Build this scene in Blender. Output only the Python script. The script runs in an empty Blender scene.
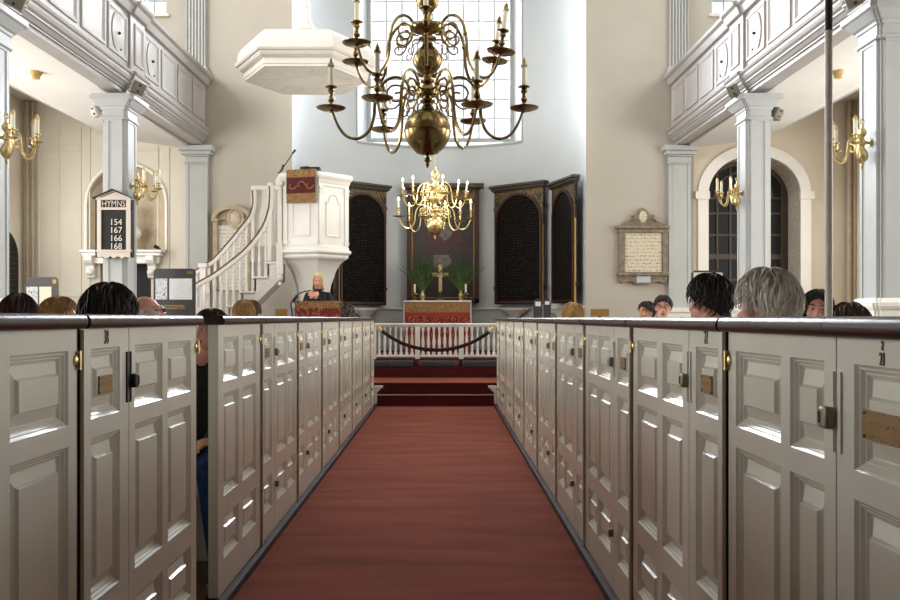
import bpy, bmesh, math, random
import numpy as np
from mathutils import Vector, Matrix, Euler
random.seed(7)
PI = math.pi
SC = bpy.context.scene
COL = SC.collection
F = 875.0; VX = 443.0; VY = 318.5; EYE = 1.30

def at(px, py, Y):                      # a point of the place seen at (px, py), standing at distance Y
    return Vector(((px - VX) * Y / F, Y, EYE + (VY - py) * Y / F))
def ax(px, Y): return (px - VX) * Y / F
def az(py, Y): return EYE + (VY - py) * Y / F

# ------------------------------------------------------------------ materials
def srgb(r, g, b):
    f = lambda c: (c / 255 / 12.92) if c / 255 <= .04045 else ((c / 255 + .055) / 1.055) ** 2.4
    return (f(r), f(g), f(b), 1)

def mat(name, col, rough=.5, metal=0., col2=None, scale=8., amount=.5, bump=0., bscale=60., coat=0., stretch=None, detail=4., spec=None, trans=0.):
    m = bpy.data.materials.new(name); m.use_nodes = True
    nt = m.node_tree; b = nt.nodes['Principled BSDF']
    b.inputs['Roughness'].default_value = rough; b.inputs['Metallic'].default_value = metal
    if coat: b.inputs['Coat Weight'].default_value = coat; b.inputs['Coat Roughness'].default_value = .08
    if spec is not None: b.inputs['Specular IOR Level'].default_value = spec
    if trans: b.inputs['Transmission Weight'].default_value = trans
    tc = nt.nodes.new('ShaderNodeTexCoord'); mp = nt.nodes.new('ShaderNodeMapping')
    nt.links.new(tc.outputs['Object'], mp.inputs['Vector'])
    if stretch: mp.inputs['Scale'].default_value = stretch
    n = nt.nodes.new('ShaderNodeTexNoise'); n.inputs['Scale'].default_value = scale; n.inputs['Detail'].default_value = detail
    nt.links.new(mp.outputs['Vector'], n.inputs['Vector'])
    c2 = col2 or tuple(min(1, c * 0.82) for c in col[:3]) + (1,)
    rp = nt.nodes.new('ShaderNodeValToRGB')
    rp.color_ramp.elements[0].position = .5 - amount / 2; rp.color_ramp.elements[0].color = c2
    rp.color_ramp.elements[1].position = .5 + amount / 2; rp.color_ramp.elements[1].color = col
    nt.links.new(n.outputs['Fac'], rp.inputs['Fac']); nt.links.new(rp.outputs['Color'], b.inputs['Base Color'])
    if bump:
        n2 = nt.nodes.new('ShaderNodeTexNoise'); n2.inputs['Scale'].default_value = bscale; n2.inputs['Detail'].default_value = 3
        nt.links.new(mp.outputs['Vector'], n2.inputs['Vector'])
        bp = nt.nodes.new('ShaderNodeBump'); bp.inputs['Strength'].default_value = bump; bp.inputs['Distance'].default_value = .01
        nt.links.new(n2.outputs['Fac'], bp.inputs['Height']); nt.links.new(bp.outputs['Normal'], b.inputs['Normal'])
    return m

def pattern_mat(name, base, ink, kind, scale=10., stretch=(1, 1, 1), rough=.6, thr=.55, metal_ink=0., distort=2.):
    """ink drawn on base: 'scroll' = curling embroidery or carving, 'lines' = rows of small illegible lettering"""
    m = bpy.data.materials.new(name); m.use_nodes = True
    nt = m.node_tree; b = nt.nodes['Principled BSDF']; b.inputs['Roughness'].default_value = rough
    tc = nt.nodes.new('ShaderNodeTexCoord'); mp = nt.nodes.new('ShaderNodeMapping'); mp.inputs['Scale'].default_value = stretch
    nt.links.new(tc.outputs['Object'], mp.inputs['Vector'])
    rp = nt.nodes.new('ShaderNodeValToRGB'); rp.color_ramp.elements[0].position = thr; rp.color_ramp.elements[1].position = min(1, thr + .06)
    rp.color_ramp.elements[0].color = (0, 0, 0, 1); rp.color_ramp.elements[1].color = (1, 1, 1, 1)
    if kind == 'scroll':
        n = nt.nodes.new('ShaderNodeTexNoise'); n.inputs['Scale'].default_value = scale; n.inputs['Distortion'].default_value = distort; n.inputs['Detail'].default_value = 1.5
        nt.links.new(mp.outputs['Vector'], n.inputs['Vector'])
        w = nt.nodes.new('ShaderNodeMath'); w.operation = 'PINGPONG'; w.inputs[1].default_value = .12
        nt.links.new(n.outputs['Fac'], w.inputs[0])
        s = nt.nodes.new('ShaderNodeMath'); s.operation = 'MULTIPLY'; s.inputs[1].default_value = 8.3
        nt.links.new(w.outputs[0], s.inputs[0]); nt.links.new(s.outputs[0], rp.inputs['Fac'])
    else:
        sx = nt.nodes.new('ShaderNodeSeparateXYZ'); nt.links.new(mp.outputs['Vector'], sx.inputs[0])
        mz = nt.nodes.new('ShaderNodeMath'); mz.operation = 'MULTIPLY'; mz.inputs[1].default_value = scale; nt.links.new(sx.outputs['Z'], mz.inputs[0])
        fr = nt.nodes.new('ShaderNodeMath'); fr.operation = 'FRACT'; nt.links.new(mz.outputs[0], fr.inputs[0])
        gt = nt.nodes.new('ShaderNodeMath'); gt.operation = 'GREATER_THAN'; gt.inputs[1].default_value = .5; nt.links.new(fr.outputs[0], gt.inputs[0])
        n = nt.nodes.new('ShaderNodeTexNoise'); n.inputs['Scale'].default_value = scale * 3; n.inputs['Detail'].default_value = 2
        nt.links.new(mp.outputs['Vector'], n.inputs['Vector'])
        mu = nt.nodes.new('ShaderNodeMath'); mu.operation = 'MULTIPLY'; nt.links.new(gt.outputs[0], mu.inputs[0]); nt.links.new(n.outputs['Fac'], mu.inputs[1])
        nt.links.new(mu.outputs[0], rp.inputs['Fac'])
    mx = nt.nodes.new('ShaderNodeMix'); mx.data_type = 'RGBA'
    mx.inputs[6].default_value = base; mx.inputs[7].default_value = ink
    nt.links.new(rp.outputs['Color'], mx.inputs[0]); nt.links.new(mx.outputs[2], b.inputs['Base Color'])
    if metal_ink:
        mm = nt.nodes.new('ShaderNodeMath'); mm.operation = 'MULTIPLY'; mm.inputs[1].default_value = metal_ink
        nt.links.new(rp.outputs['Color'], mm.inputs[0]); nt.links.new(mm.outputs[0], b.inputs['Metallic'])
    bp = nt.nodes.new('ShaderNodeBump'); bp.inputs['Strength'].default_value = .3; bp.inputs['Distance'].default_value = .01
    nt.links.new(rp.outputs['Color'], bp.inputs['Height']); nt.links.new(bp.outputs['Normal'], b.inputs['Normal'])
    return m

M = {}
M['pew'] = mat('pew_paint', srgb(232, 231, 220), .25, col2=srgb(224, 222, 210), scale=5, bump=.03, bscale=30, stretch=(1, 1, .3), spec=.55, coat=.3)
M['cap'] = mat('cap_wood', srgb(66, 42, 36), .3, col2=srgb(38, 22, 20), scale=6, stretch=(4, .5, 4), spec=.35)
M['dark'] = mat('dark_gap', srgb(74, 50, 36), .7)
M['brass'] = mat('brass', srgb(224, 206, 156), .33, 1., col2=srgb(196, 172, 116), scale=9, bump=.05, bscale=14)
M['brassold'] = mat('aged_brass', srgb(152, 132, 88), .24, 1., col2=srgb(98, 80, 50), scale=7, bump=.04, bscale=12)
M['plate'] = pattern_mat('engraved_brass', srgb(150, 114, 50), srgb(92, 68, 32), 'lines', 44, (1, 1, 1), .4, .54)
M['latch'] = mat('latch_iron', srgb(146, 138, 118), .45, .5)
M['iron'] = mat('black_iron', srgb(40, 36, 32), .5, .6)
M['plinth'] = mat('plinth_paint', srgb(66, 40, 42), .7, col2=srgb(46, 28, 31), scale=10, spec=.15)
M['carpet'] = mat('carpet', srgb(148, 80, 62), .95, col2=srgb(112, 57, 44), scale=3.2, amount=.5, bump=.6, bscale=160, stretch=(.35, 1.6, 1), detail=9, spec=.1)
M['stepcarpet'] = mat('step_carpet', srgb(92, 40, 40), .95, col2=srgb(72, 30, 31), scale=20, bump=.4, bscale=120, spec=.1)
b_ = M['carpet'].node_tree.nodes['Principled BSDF']; b_.inputs['Sheen Weight'].default_value = .08; b_.inputs['Sheen Roughness'].default_value = .4; b_.inputs['Sheen Tint'].default_value = (.9, .4, .3, 1)
M['nosing'] = mat('nosing_metal', srgb(170, 160, 155), .35, .8)
M['planks'] = mat('floor_planks', srgb(112, 88, 66), .5, col2=srgb(78, 58, 42), scale=3, stretch=(8, .4, 1))
M['wallwarm'] = mat('warm_plaster', srgb(180, 174, 162), .8, col2=srgb(172, 165, 152), scale=1.2, bump=.06, bscale=7)
M['wallapse'] = mat('apse_plaster', srgb(192, 195, 195), .75, col2=srgb(184, 188, 189), scale=1.1, bump=.04, bscale=6)
M['wallcream'] = mat('cream_panelling', srgb(220, 213, 198), .65, col2=srgb(213, 205, 189), scale=2)
M['wallside'] = mat('side_plaster', srgb(226, 219, 204), .75, col2=srgb(218, 210, 194), scale=1.5)
M['tan'] = mat('tan_plaster', srgb(206, 194, 174), .75, col2=srgb(198, 185, 164), scale=1.4)
M['ceil'] = mat('ceiling_plaster', srgb(208, 204, 197), .8, col2=srgb(202, 197, 189), scale=1.5)
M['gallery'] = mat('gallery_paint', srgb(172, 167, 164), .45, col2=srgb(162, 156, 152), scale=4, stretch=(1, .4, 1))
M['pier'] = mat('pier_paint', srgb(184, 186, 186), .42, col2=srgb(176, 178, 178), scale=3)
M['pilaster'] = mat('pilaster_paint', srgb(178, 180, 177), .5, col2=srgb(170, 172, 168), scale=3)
M['white'] = mat('white_paint', srgb(236, 234, 228), .38, col2=srgb(228, 225, 217), scale=5)
M['whitewarm'] = mat('soft_white_paint', srgb(226, 221, 212), .45, col2=srgb(218, 212, 201), scale=3)
M['rail'] = mat('rail_wood', srgb(112, 66, 48), .35, col2=srgb(84, 46, 32), scale=12)
M['black'] = mat('black_board', srgb(20, 19, 18), .7, col2=srgb(18, 16, 15), scale=7)
M['tablet'] = pattern_mat('tablet_lettering', srgb(13, 12, 11), srgb(62, 50, 30), 'lines', 18, (1, 1, 1), .85, .55)
M['tablet'].node_tree.nodes['Principled BSDF'].inputs['Specular IOR Level'].default_value = .12
M['tabred'] = mat('tablet_red_frame', srgb(62, 26, 22), .5, col2=srgb(38, 15, 13), scale=9)
M['tabgold'] = pattern_mat('gilded_carving', srgb(28, 22, 16), srgb(130, 104, 56), 'scroll', 9, (1, 1, 1), .45, .52, .5)
M['olive'] = mat('olive_cornice', srgb(70, 64, 46), .45, col2=srgb(52, 46, 32), scale=8)
M['gold'] = mat('gold_leaf', srgb(150, 116, 58), .45, .7)
M['stone'] = mat('carved_stone', srgb(146, 132, 112), .75, col2=srgb(100, 88, 72), scale=14, bump=.6, bscale=30)
M['stonepale'] = mat('pale_stone', srgb(208, 194, 170), .7, col2=srgb(184, 168, 142), scale=9, bump=.2, bscale=25)
M['inscr'] = pattern_mat('inscribed_marble', srgb(206, 195, 170), srgb(136, 122, 98), 'lines', 15, (1, 1, 1), .6, .52)
M['inscrpale'] = pattern_mat('inscribed_white_marble', srgb(216, 211, 200), srgb(170, 162, 150), 'lines', 14, (1, 1, 1), .6, .52)
M['glassdark'] = mat('dark_glass', srgb(26, 27, 27), .45, col2=srgb(14, 15, 15), scale=5, spec=.2)
M['mullion'] = mat('brown_mullion', srgb(66, 48, 34), .5)
M['reveal'] = mat('stone_reveal', srgb(188, 182, 166), .85, col2=srgb(150, 142, 126), scale=16, bump=.3, bscale=22)
M['muntin'] = mat('muntin_paint', srgb(168, 170, 166), .5)
M['candle'] = mat('candle_wax', srgb(240, 234, 214), .5)
M['flametip'] = mat('bulb_tip', srgb(240, 200, 150), .3)
b_ = M['flametip'].node_tree.nodes['Principled BSDF']; b_.inputs['Emission Color'].default_value = (1, .82, .6, 1); b_.inputs['Emission Strength'].default_value = 2.5
M['redcloth'] = pattern_mat('red_embroidered_cloth', srgb(112, 26, 24), srgb(168, 112, 62), 'scroll', 6, (1, 1, 1), .8, .74)
M['goldcloth'] = pattern_mat('gold_brocade', srgb(150, 114, 66), srgb(122, 84, 46), 'scroll', 9, (1, 1, 1), .75, .5)
M['redstripe'] = mat('red_band', srgb(150, 50, 34), .8)
M['darkred'] = mat('dark_red_cloth', srgb(92, 22, 24), .85, col2=srgb(70, 14, 18), scale=12)
M['linen'] = mat('white_linen', srgb(228, 226, 220), .8)
M['rope'] = mat('velvet_rope', srgb(50, 22, 23), .9, col2=srgb(32, 12, 14), scale=30, bump=.3, bscale=80)
M['cushion'] = mat('kneeler_cushion', srgb(62, 64, 60), .9, col2=srgb(44, 46, 44), scale=20, bump=.4, bscale=50)
M['cushion2'] = pattern_mat('kneeler_needlework', srgb(46, 50, 58), srgb(72, 64, 60), 'scroll', 12, (1, 1, 1), .9, .6)
M['leaf'] = mat('palm_leaf', srgb(66, 92, 38), .7, col2=srgb(30, 48, 20), scale=10)
M['speaker'] = mat('speaker_grey', srgb(116, 112, 100), .6)
M['speakerpale'] = mat('speaker_pale', srgb(196, 196, 190), .6)
M['detector'] = mat('detector_plastic', srgb(190, 160, 96), .5)
M['boardgrey'] = mat('exhibit_charcoal', srgb(58, 56, 56), .5, col2=srgb(52, 50, 50), scale=6)
M['exgold'] = pattern_mat('gilt_edge', srgb(40, 36, 28), srgb(168, 138, 62), 'scroll', 22, (1, 1, 1), .5, .5)
M['paper'] = pattern_mat('document_paper', srgb(214, 216, 218), srgb(150, 150, 154), 'lines', 34, (1, 1, 1), .7, .6)
M['papercream'] = pattern_mat('cream_document', srgb(228, 218, 194), srgb(190, 176, 146), 'lines', 34, (1, 1, 1), .7, .6)
M['portrait'] = pattern_mat('portrait_print', srgb(206, 208, 212), srgb(80, 80, 86), 'scroll', 10, (1, 1, 1), .7, .8)
M['goldtext'] = pattern_mat('gold_small_lettering', srgb(58, 56, 56), srgb(190, 156, 82), 'lines', 40, (1, 1, 1), .6, .45)
M['hymnframe'] = mat('hymn_board_frame', srgb(214, 202, 190), .55, col2=srgb(204, 190, 178), scale=8)
M['polebrown'] = mat('pole_brown', srgb(70, 52, 40), .5)
M['polegrey'] = mat('pole_grey', srgb(238, 232, 222), .5, col2=srgb(218, 210, 198), scale=12)
M['stonetan'] = mat('tan_stone', srgb(186, 170, 144), .7, col2=srgb(160, 144, 118), scale=9, bump=.2, bscale=25)
M['dado'] = mat('dado_grey', srgb(186, 190, 190), .6, col2=srgb(172, 177, 177), scale=5)
M['ink'] = mat('painted_numeral', srgb(112, 108, 100), .5)
M['pipe'] = mat('painted_pipe', srgb(190, 172, 146), .5)
M['frosted'] = mat('window_lead', srgb(120, 122, 120), .5)
M['mic'] = mat('microphone_black', srgb(22, 22, 24), .5)
M['bench'] = mat('bench_cushion', srgb(96, 40, 40), .9)
M['jeans'] = mat('denim', srgb(40, 66, 120), .85, col2=srgb(26, 46, 90), scale=40)
M['shoe'] = mat('canvas_shoe', srgb(96, 92, 88), .8, col2=srgb(60, 58, 56), scale=30)
M['rubber'] = mat('shoe_rubber', srgb(190, 184, 172), .6)

gm = bpy.data.materials.new('clear_pane'); gm.use_nodes = True
nt = gm.node_tree; nt.nodes.clear()
o_ = nt.nodes.new('ShaderNodeOutputMaterial'); mxs = nt.nodes.new('ShaderNodeMixShader')
tr = nt.nodes.new('ShaderNodeBsdfTransparent'); gl = nt.nodes.new('ShaderNodeBsdfGlossy'); gl.inputs['Roughness'].default_value = .05
nz = nt.nodes.new('ShaderNodeTexNoise'); nz.inputs['Scale'].default_value = 2.; nz.inputs['Detail'].default_value = 3
tcg = nt.nodes.new('ShaderNodeTexCoord'); nt.links.new(tcg.outputs['Object'], nz.inputs['Vector'])
rg = nt.nodes.new('ShaderNodeValToRGB'); rg.color_ramp.elements[0].color = (.72, .8, .9, 1); rg.color_ramp.elements[1].color = (.97, .98, 1, 1)
rg.color_ramp.elements[0].position = .32; rg.color_ramp.elements[1].position = .5
nt.links.new(nz.outputs['Fac'], rg.inputs['Fac']); nt.links.new(rg.outputs['Color'], tr.inputs['Color'])
mxs.inputs[0].default_value = .05
nt.links.new(tr.outputs[0], mxs.inputs[1]); nt.links.new(gl.outputs[0], mxs.inputs[2]); nt.links.new(mxs.outputs[0], o_.inputs[0])
M['pane'] = gm

# ------------------------------------------------------------------ mesh builder
class MB:
    def __init__(s): s.v = []; s.f = []
    def add(s, vs, fs):
        o = len(s.v); s.v += [tuple(v) for v in vs]; s.f += [tuple(i + o for i in f) for f in fs]; return s
    def box(s, x0, x1, y0, y1, z0, z1):
        x0, x1 = sorted((x0, x1)); y0, y1 = sorted((y0, y1)); z0, z1 = sorted((z0, z1))
        return s.add([(x0, y0, z0), (x1, y0, z0), (x1, y1, z0), (x0, y1, z0), (x0, y0, z1), (x1, y0, z1), (x1, y1, z1), (x0, y1, z1)],
                     [(0, 3, 2, 1), (4, 5, 6, 7), (0, 1, 5, 4), (1, 2, 6, 5), (2, 3, 7, 6), (3, 0, 4, 7)])
    def loops(s, loops, closed=True, cap=True):
        n = len(loops[0]); vs = [v for l in loops for v in l]; fs = []
        for i in range(len(loops) - 1):
            for j in range(n if closed else n - 1):
                k = (j + 1) % n
                fs.append((i * n + j, i * n + k, (i + 1) * n + k, (i + 1) * n + j))
        if cap and closed:
            fs.append(tuple(range(n - 1, -1, -1))); fs.append(tuple(range((len(loops) - 1) * n, len(loops) * n)))
        return s.add(vs, fs)
    def lathe(s, prof, c=(0, 0, 0), n=20, axis='z', sx=1., sy=1.):
        ls = []
        for r, z in prof:
            r = max(r, 1e-4); l = []
            for j in range(n):
                a = 2 * PI * j / n
                p = (r * math.cos(a) * sx, r * math.sin(a) * sy, z)
                if axis == 'x': p = (p[2], p[0], p[1])
                if axis == 'y': p = (p[0], p[2], p[1])
                l.append((p[0] + c[0], p[1] + c[1], p[2] + c[2]))
            ls.append(l)
        return s.loops(ls)
    def ball(s, c, r, n=16, sx=1, sy=1, sz=1):
        m = max(6, n // 2)
        prof = [(r * math.sin(PI * i / m), -r * math.cos(PI * i / m) * sz) for i in range(m + 1)]
        return s.lathe(prof, c, n, 'z', sx, sy)
    def tube(s, pts, r, n=8, cap=True):
        pts = [Vector(p) for p in pts]; ls = []; up = None
        for i, p in enumerate(pts):
            t = (pts[min(i + 1, len(pts) - 1)] - pts[max(i - 1, 0)])
            if t.length < 1e-9: t = Vector((0, 0, 1))
            t.normalize()
            if up is None:
                up = Vector((0, 0, 1)) if abs(t.z) < .9 else Vector((0, 1, 0))
            a = up - t * up.dot(t)
            if a.length < 1e-6: a = t.orthogonal()
            a.normalize(); up = a; b = t.cross(a)
            rr = r[i] if isinstance(r, (list, tuple)) else r
            ls.append([p + a * (rr * math.cos(2 * PI * j / n)) + b * (rr * math.sin(2 * PI * j / n)) for j in range(n)])
        return s.loops(ls, True, cap)
    def prism(s, poly, fn, w0, w1):                  # polygon (a, b) placed by fn(a, b, w), extruded from w0 to w1
        return s.loops([[fn(a, b, w0) for a, b in poly], [fn(a, b, w1) for a, b in poly]])
    def xf(s, m):
        s.v = [tuple(m @ Vector(v)) for v in s.v]; return s
    def build(s, name, material=None, parent=None, smooth=True, weld=False, angle=32, loc=None, bevel=0.):
        me = bpy.data.meshes.new(name); me.from_pydata(s.v, [], s.f)
        bm = bmesh.new(); bm.from_mesh(me)
        if weld: bmesh.ops.remove_doubles(bm, verts=bm.verts, dist=1e-5)
        bmesh.ops.recalc_face_normals(bm, faces=bm.faces)
        bm.to_mesh(me); bm.free()
        if smooth:
            me.shade_smooth(); me.set_sharp_from_angle(angle=math.radians(angle))
        for mm in (material if isinstance(material, list) else [material]):
            if mm is not None: me.materials.append(M[mm] if isinstance(mm, str) else mm)
        o = bpy.data.objects.new(name, me); COL.objects.link(o)
        if parent: o.parent = parent
        if loc: o.location = loc
        if bevel:
            b = o.modifiers.new('soft_edges', 'BEVEL'); b.width = bevel; b.segments = 2; b.limit_method = 'ANGLE'
        return o

def tag(o, label=None, cat=None, group=None, kind=None):
    if label: o['label'] = label
    if cat: o['category'] = cat
    if group: o['group'] = group
    if kind: o['kind'] = kind
    return o
def thing(name, label, cat, loc=(0, 0, 0), rz=0., group=None):
    o = bpy.data.objects.new(name, None); COL.objects.link(o); o.location = loc; o.rotation_euler = (0, 0, rz)
    o.empty_display_size = .1
    return tag(o, label, cat, group, 'thing')
def struct(name, mb, m, parent=None, smooth=False, **k):
    o = mb.build(name, m, parent, smooth=smooth, **k)
    if parent is None: o['kind'] = 'structure'
    return o
KIDS = {}
def copy_tree(o, parent=None):
    c = o.copy(); COL.objects.link(c); c.parent = parent
    for ch in [x for x in SC.objects if x.parent == o]: copy_tree(ch, c)
    return c
def text_mesh(txt, size, depth=.002):
    cu = bpy.data.curves.new('t', 'FONT'); cu.body = txt; cu.size = size; cu.extrude = depth; cu.align_x = 'CENTER'; cu.align_y = 'CENTER'; cu.resolution_u = 3
    ob = bpy.data.objects.new('t', cu); COL.objects.link(ob)
    bpy.context.view_layer.update()
    me = bpy.data.meshes.new_from_object(ob.evaluated_get(bpy.context.evaluated_depsgraph_get()))
    bpy.data.objects.remove(ob); bpy.data.curves.remove(cu)
    return me
def text_obj(name, txt, size, material, loc, rot, parent=None, depth=.002, sx=1.):
    me = text_mesh(txt, size, depth); me.name = name; me.materials.clear(); me.materials.append(M[material])
    o = bpy.data.objects.new(name, me); COL.objects.link(o); o.location = loc; o.rotation_euler = rot; o.scale = (sx, 1, 1)
    if parent: o.parent = parent
    return o
def smoothpath(pts, k=6):                # Catmull-Rom
    pts = [Vector(p) for p in pts]; out = []
    for i in range(len(pts) - 1):
        p0 = pts[max(i - 1, 0)]; p1 = pts[i]; p2 = pts[i + 1]; p3 = pts[min(i + 2, len(pts) - 1)]
        for j in range(k):
            t = j / k
            out.append(.5 * ((2 * p1) + (p2 - p0) * t + (2 * p0 - 5 * p1 + 4 * p2 - p3) * t * t + (3 * p1 - p0 - 3 * p2 + p3) * t ** 3))
    out.append(pts[-1]); return out

def panel_board(mb, us, vs, pt, thick, k=1.0):
    """board with fielded panels; us / vs alternate stile and panel edges; pt(u, v, w): w = height towards the viewer"""
    for i in range(len(us) - 1):
        for j in range(len(vs) - 1):
            a0, a1, b0, b1 = us[i], us[i + 1], vs[j], vs[j + 1]
            if i % 2 and j % 2:
                mn = min(a1 - a0, b1 - b0); m = min(.058 * k, .3 * (b1 - b0)); mu = min(.046 * k, .23 * (a1 - a0))
                q = min(1, mu / .046) * .92
                prof = [(0, 0), (.007 * q, -.007), (.010 * q, -.0072), (.017 * q, -.0142), (.020 * q, -.0145), (.028 * q, -.0225), (.031 * q, -.0235), ('m', -.0125), ('m2', -.004)]
                prof = [(mu, m, w) if d == 'm' else (mu + .006 * q, m + .006 * q, w) if d == 'm2' else (d, d, w) for d, w in prof]
                ls = [[pt(a0 + d, b0 + e, w), pt(a1 - d, b0 + e, w), pt(a1 - d, b1 - e, w), pt(a0 + d, b1 - e, w)] for d, e, w in prof]
                mb.loops(ls, True, False)
                mb.add(ls[-1], [(0, 1, 2, 3)])
            else:
                mb.add([pt(a0, b0, 0), pt(a1, b0, 0), pt(a1, b1, 0), pt(a0, b1, 0)], [(0, 1, 2, 3)])
    A, B, C, D = us[0], us[-1], vs[0], vs[-1]
    mb.add([pt(A, C, -thick), pt(B, C, -thick), pt(B, D, -thick), pt(A, D, -thick)], [(3, 2, 1, 0)])
    for i in range(len(us) - 1):
        for v in (C, D): mb.add([pt(us[i], v, 0), pt(us[i + 1], v, 0), pt(us[i + 1], v, -thick), pt(us[i], v, -thick)], [(0, 1, 2, 3)])
    for j in range(len(vs) - 1):
        for u in (A, B): mb.add([pt(u, vs[j], 0), pt(u, vs[j + 1], 0), pt(u, vs[j + 1], -thick), pt(u, vs[j], -thick)], [(0, 1, 2, 3)])
    return mb
# ------------------------------------------------------------------ the room
XC = -.087                      # centre line of the church
DE = 16.4                       # east wall
XL, XR = -7.87, 7.70            # side walls
ZT = 10.8
struct('floor', MB().box(XL - .3, XR + .3, -4, 20.5, -.2, 0), 'planks')
struct('ceiling', MB().box(XL - .3, XR + .3, -4, 20.5, ZT, ZT + .2), 'ceil')
struct('wall_back', MB().box(XL - .3, XR + .3, -4.3, -4, 0, ZT), 'rail')
wb = MB().box(XL, XR, -4, 6.2, 3.6, 4.35)  # unseen west gallery slab, stretched forward and lowered to shade the near aisle
struct('ceiling_back_shade', wb, 'ceil')

def wall_strip(mb, x0, x1, y0, y1, z0, z1): mb.box(x0, x1, y0, y1, z0, z1)
def arch_z(x, c, hw, zs, k): return zs + k * math.sqrt(max(0, hw * hw - (x - c) ** 2))
def arch_fill(mb, c, hw, zs, k, ztop, y0, y1, n=20):       # wall above an arched opening
    for i in range(n):
        a = c - hw * math.cos(PI * i / n); b = c - hw * math.cos(PI * (i + 1) / n)
        za, zb = arch_z(a, c, hw, zs, k), arch_z(b, c, hw, zs, k)
        mb.add([(a, y0, za), (b, y0, zb), (b, y0, ztop), (a, y0, ztop), (a, y1, za), (b, y1, zb), (b, y1, ztop), (a, y1, ztop)],
               [(0, 1, 2, 3), (4, 7, 6, 5), (0, 4, 5, 1), (3, 2, 6, 7)])
def arch_ring(mb, c, hw0, hw1, zs, k, y0, y1, n=24, z0=None):
    pts0 = []; pts1 = []
    for i in range(n + 1):
        a = PI - PI * i / n
        pts0.append((c + hw0 * math.cos(a), zs + k * hw0 * math.sin(a))); pts1.append((c + hw1 * math.cos(a), zs + k * hw0 * math.sin(a) + (hw1 - hw0) * math.sin(a)))
    if z0 is not None:
        pts0 = [(c - hw0, z0)] + pts0 + [(c + hw0, z0)]; pts1 = [(c - hw1, z0)] + pts1 + [(c + hw1, z0)]
    mb.loops([[(a[0], y0, a[1]), (b[0], y0, b[1]), (b[0], y1, b[1]), (a[0], y1, a[1])] for a, b in zip(pts0, pts1)])

# east wall, right of the chancel arch: an arched opening below, a window above the gallery
AX0, AX1 = ax(292, DE), ax(586, DE)
WRc, WRh, WRs, WRk = (4.967 + 6.69) / 2, .862, az(194, DE), .84
mb = MB(); y0, y1 = DE, DE + .62
mb.box(AX1, WRc - WRh, y0, DE + .3, 0, ZT); mb.box(WRc + WRh, XR, y0, y1, 0, 5.6)
mb.box(WRc - WRh, WRc + WRh, y0, y1, 0, 1.05); arch_fill(mb, WRc, WRh, WRs, WRk, 5.6, y0, y1)
mb.box(WRc - WRh, 5.04, y0, DE + .3, 5.6, ZT); mb.box(6.44, XR, y0, DE + .3, 5.6, ZT); mb.box(5.04, 6.44, y0, DE + .3, 5.6, 7.0); mb.box(5.04, 6.44, y0, DE + .3, 9.6, ZT)
wfr = struct('wall_front_right', mb, 'wallwarm')
# the part of the same wall below the right gallery is a warmer tan
mb = MB()
for a, b, c, d in ((4.69, WRc - WRh, 0, 5.38), (WRc + WRh, XR - .01, 0, 5.38)): mb.box(a, b, DE - .008, DE, c, d)
mb.box(WRc - WRh, WRc + WRh, DE - .008, DE, 0, 1.05); arch_fill(mb, WRc, WRh, WRs, WRk, 5.38, DE - .008, DE)
struct('panel', mb, 'tan', wfr)
# left of the arch: niche, dark opening under its shelf, window above the gallery
NXc, NXh, NXs = (ax(87, DE) + ax(166, DE)) / 2, (ax(166, DE) - ax(87, DE)) / 2, az(204, DE)
mb = MB(); nzb = az(250, DE)
mb.box(XL, NXc - NXh, y0, DE + .45, 0, 5.6); mb.box(NXc + NXh, AX0, y0, DE + .3, 0, 5.6)
mb.box(NXc - NXh, -6.42, y0, DE + .45, 0, nzb); mb.box(-5.47, NXc + NXh, y0, DE + .45, 0, nzb); mb.box(-6.42, -5.47, y0, DE + .45, 2.36, nzb)
arch_fill(mb, NXc, NXh, NXs, 1., 5.6, y0, DE + .45)
mb.box(XL, -6.6, y0, DE + .3, 5.6, ZT); mb.box(-5.19, AX0, y0, DE + .3, 5.6, ZT); mb.box(-6.6, -5.19, y0, DE + .3, 5.6, 7.0); mb.box(-6.6, -5.19, y0, DE + .3, 9.6, ZT)
wfl = struct('wall_front_left', mb, 'wallwarm')
mb = MB()
mb.box(XL + .01, NXc - NXh, DE - .008, DE, 0, 5.38); mb.box(NXc + NXh, -4.82, DE - .008, DE, 0, 5.38); arch_fill(mb, NXc, NXh, NXs, 1., 5.38, DE - .008, DE)
mb.box(NXc - NXh, -6.42, DE - .008, DE, 0, nzb); mb.box(-5.47, NXc + NXh, DE - .008, DE, 0, nzb); mb.box(-6.42, -5.47, DE - .008, DE, 2.36, nzb)
struct('panelling', mb, 'wallcream', wfl)
mb = MB()                                               # battens framing the panelled left wall
for px in (39, 59.5, 81, 90, 158, 169):
    x = ax(px, DE); mb.box(x - .012, x + .012, DE - .026, DE - .006, 1.55, 4.9 if px < 95 else 4.5)
for a, b, py in ((39, 59.5, 146), (60, 81, 146), (39, 59.5, 152), (60, 81, 152), (39, 81, 296), (105, 158, 151)):
    mb.box(ax(a, DE), ax(b, DE), DE - .026, DE - .006, az(py, DE) - .012, az(py, DE) + .012)
struct('batten', mb, 'wallcream', wfl)
mb = MB(); arch_ring(mb, NXc, NXh - .01, NXh + .035, NXs, 1., DE - .05, DE + .02, z0=nzb); struct('niche_moulding', mb, 'white', wfl)
mb = MB()                                               # curved back of the niche
ls = []
for i in range(13):
    a = PI * i / 12; ls.append([(NXc - (NXh + .02) * math.cos(a), DE + .02 + .42 * math.sin(a), nzb), (NXc - (NXh + .02) * math.cos(a), DE + .02 + .42 * math.sin(a), NXs + .9)])
mb.loops(ls, False, False); mb.box(NXc - NXh, NXc + NXh, DE + .44, DE + .5, 0, NXs + .9)
struct('niche_back', mb, 'stonepale', wfl)

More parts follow.
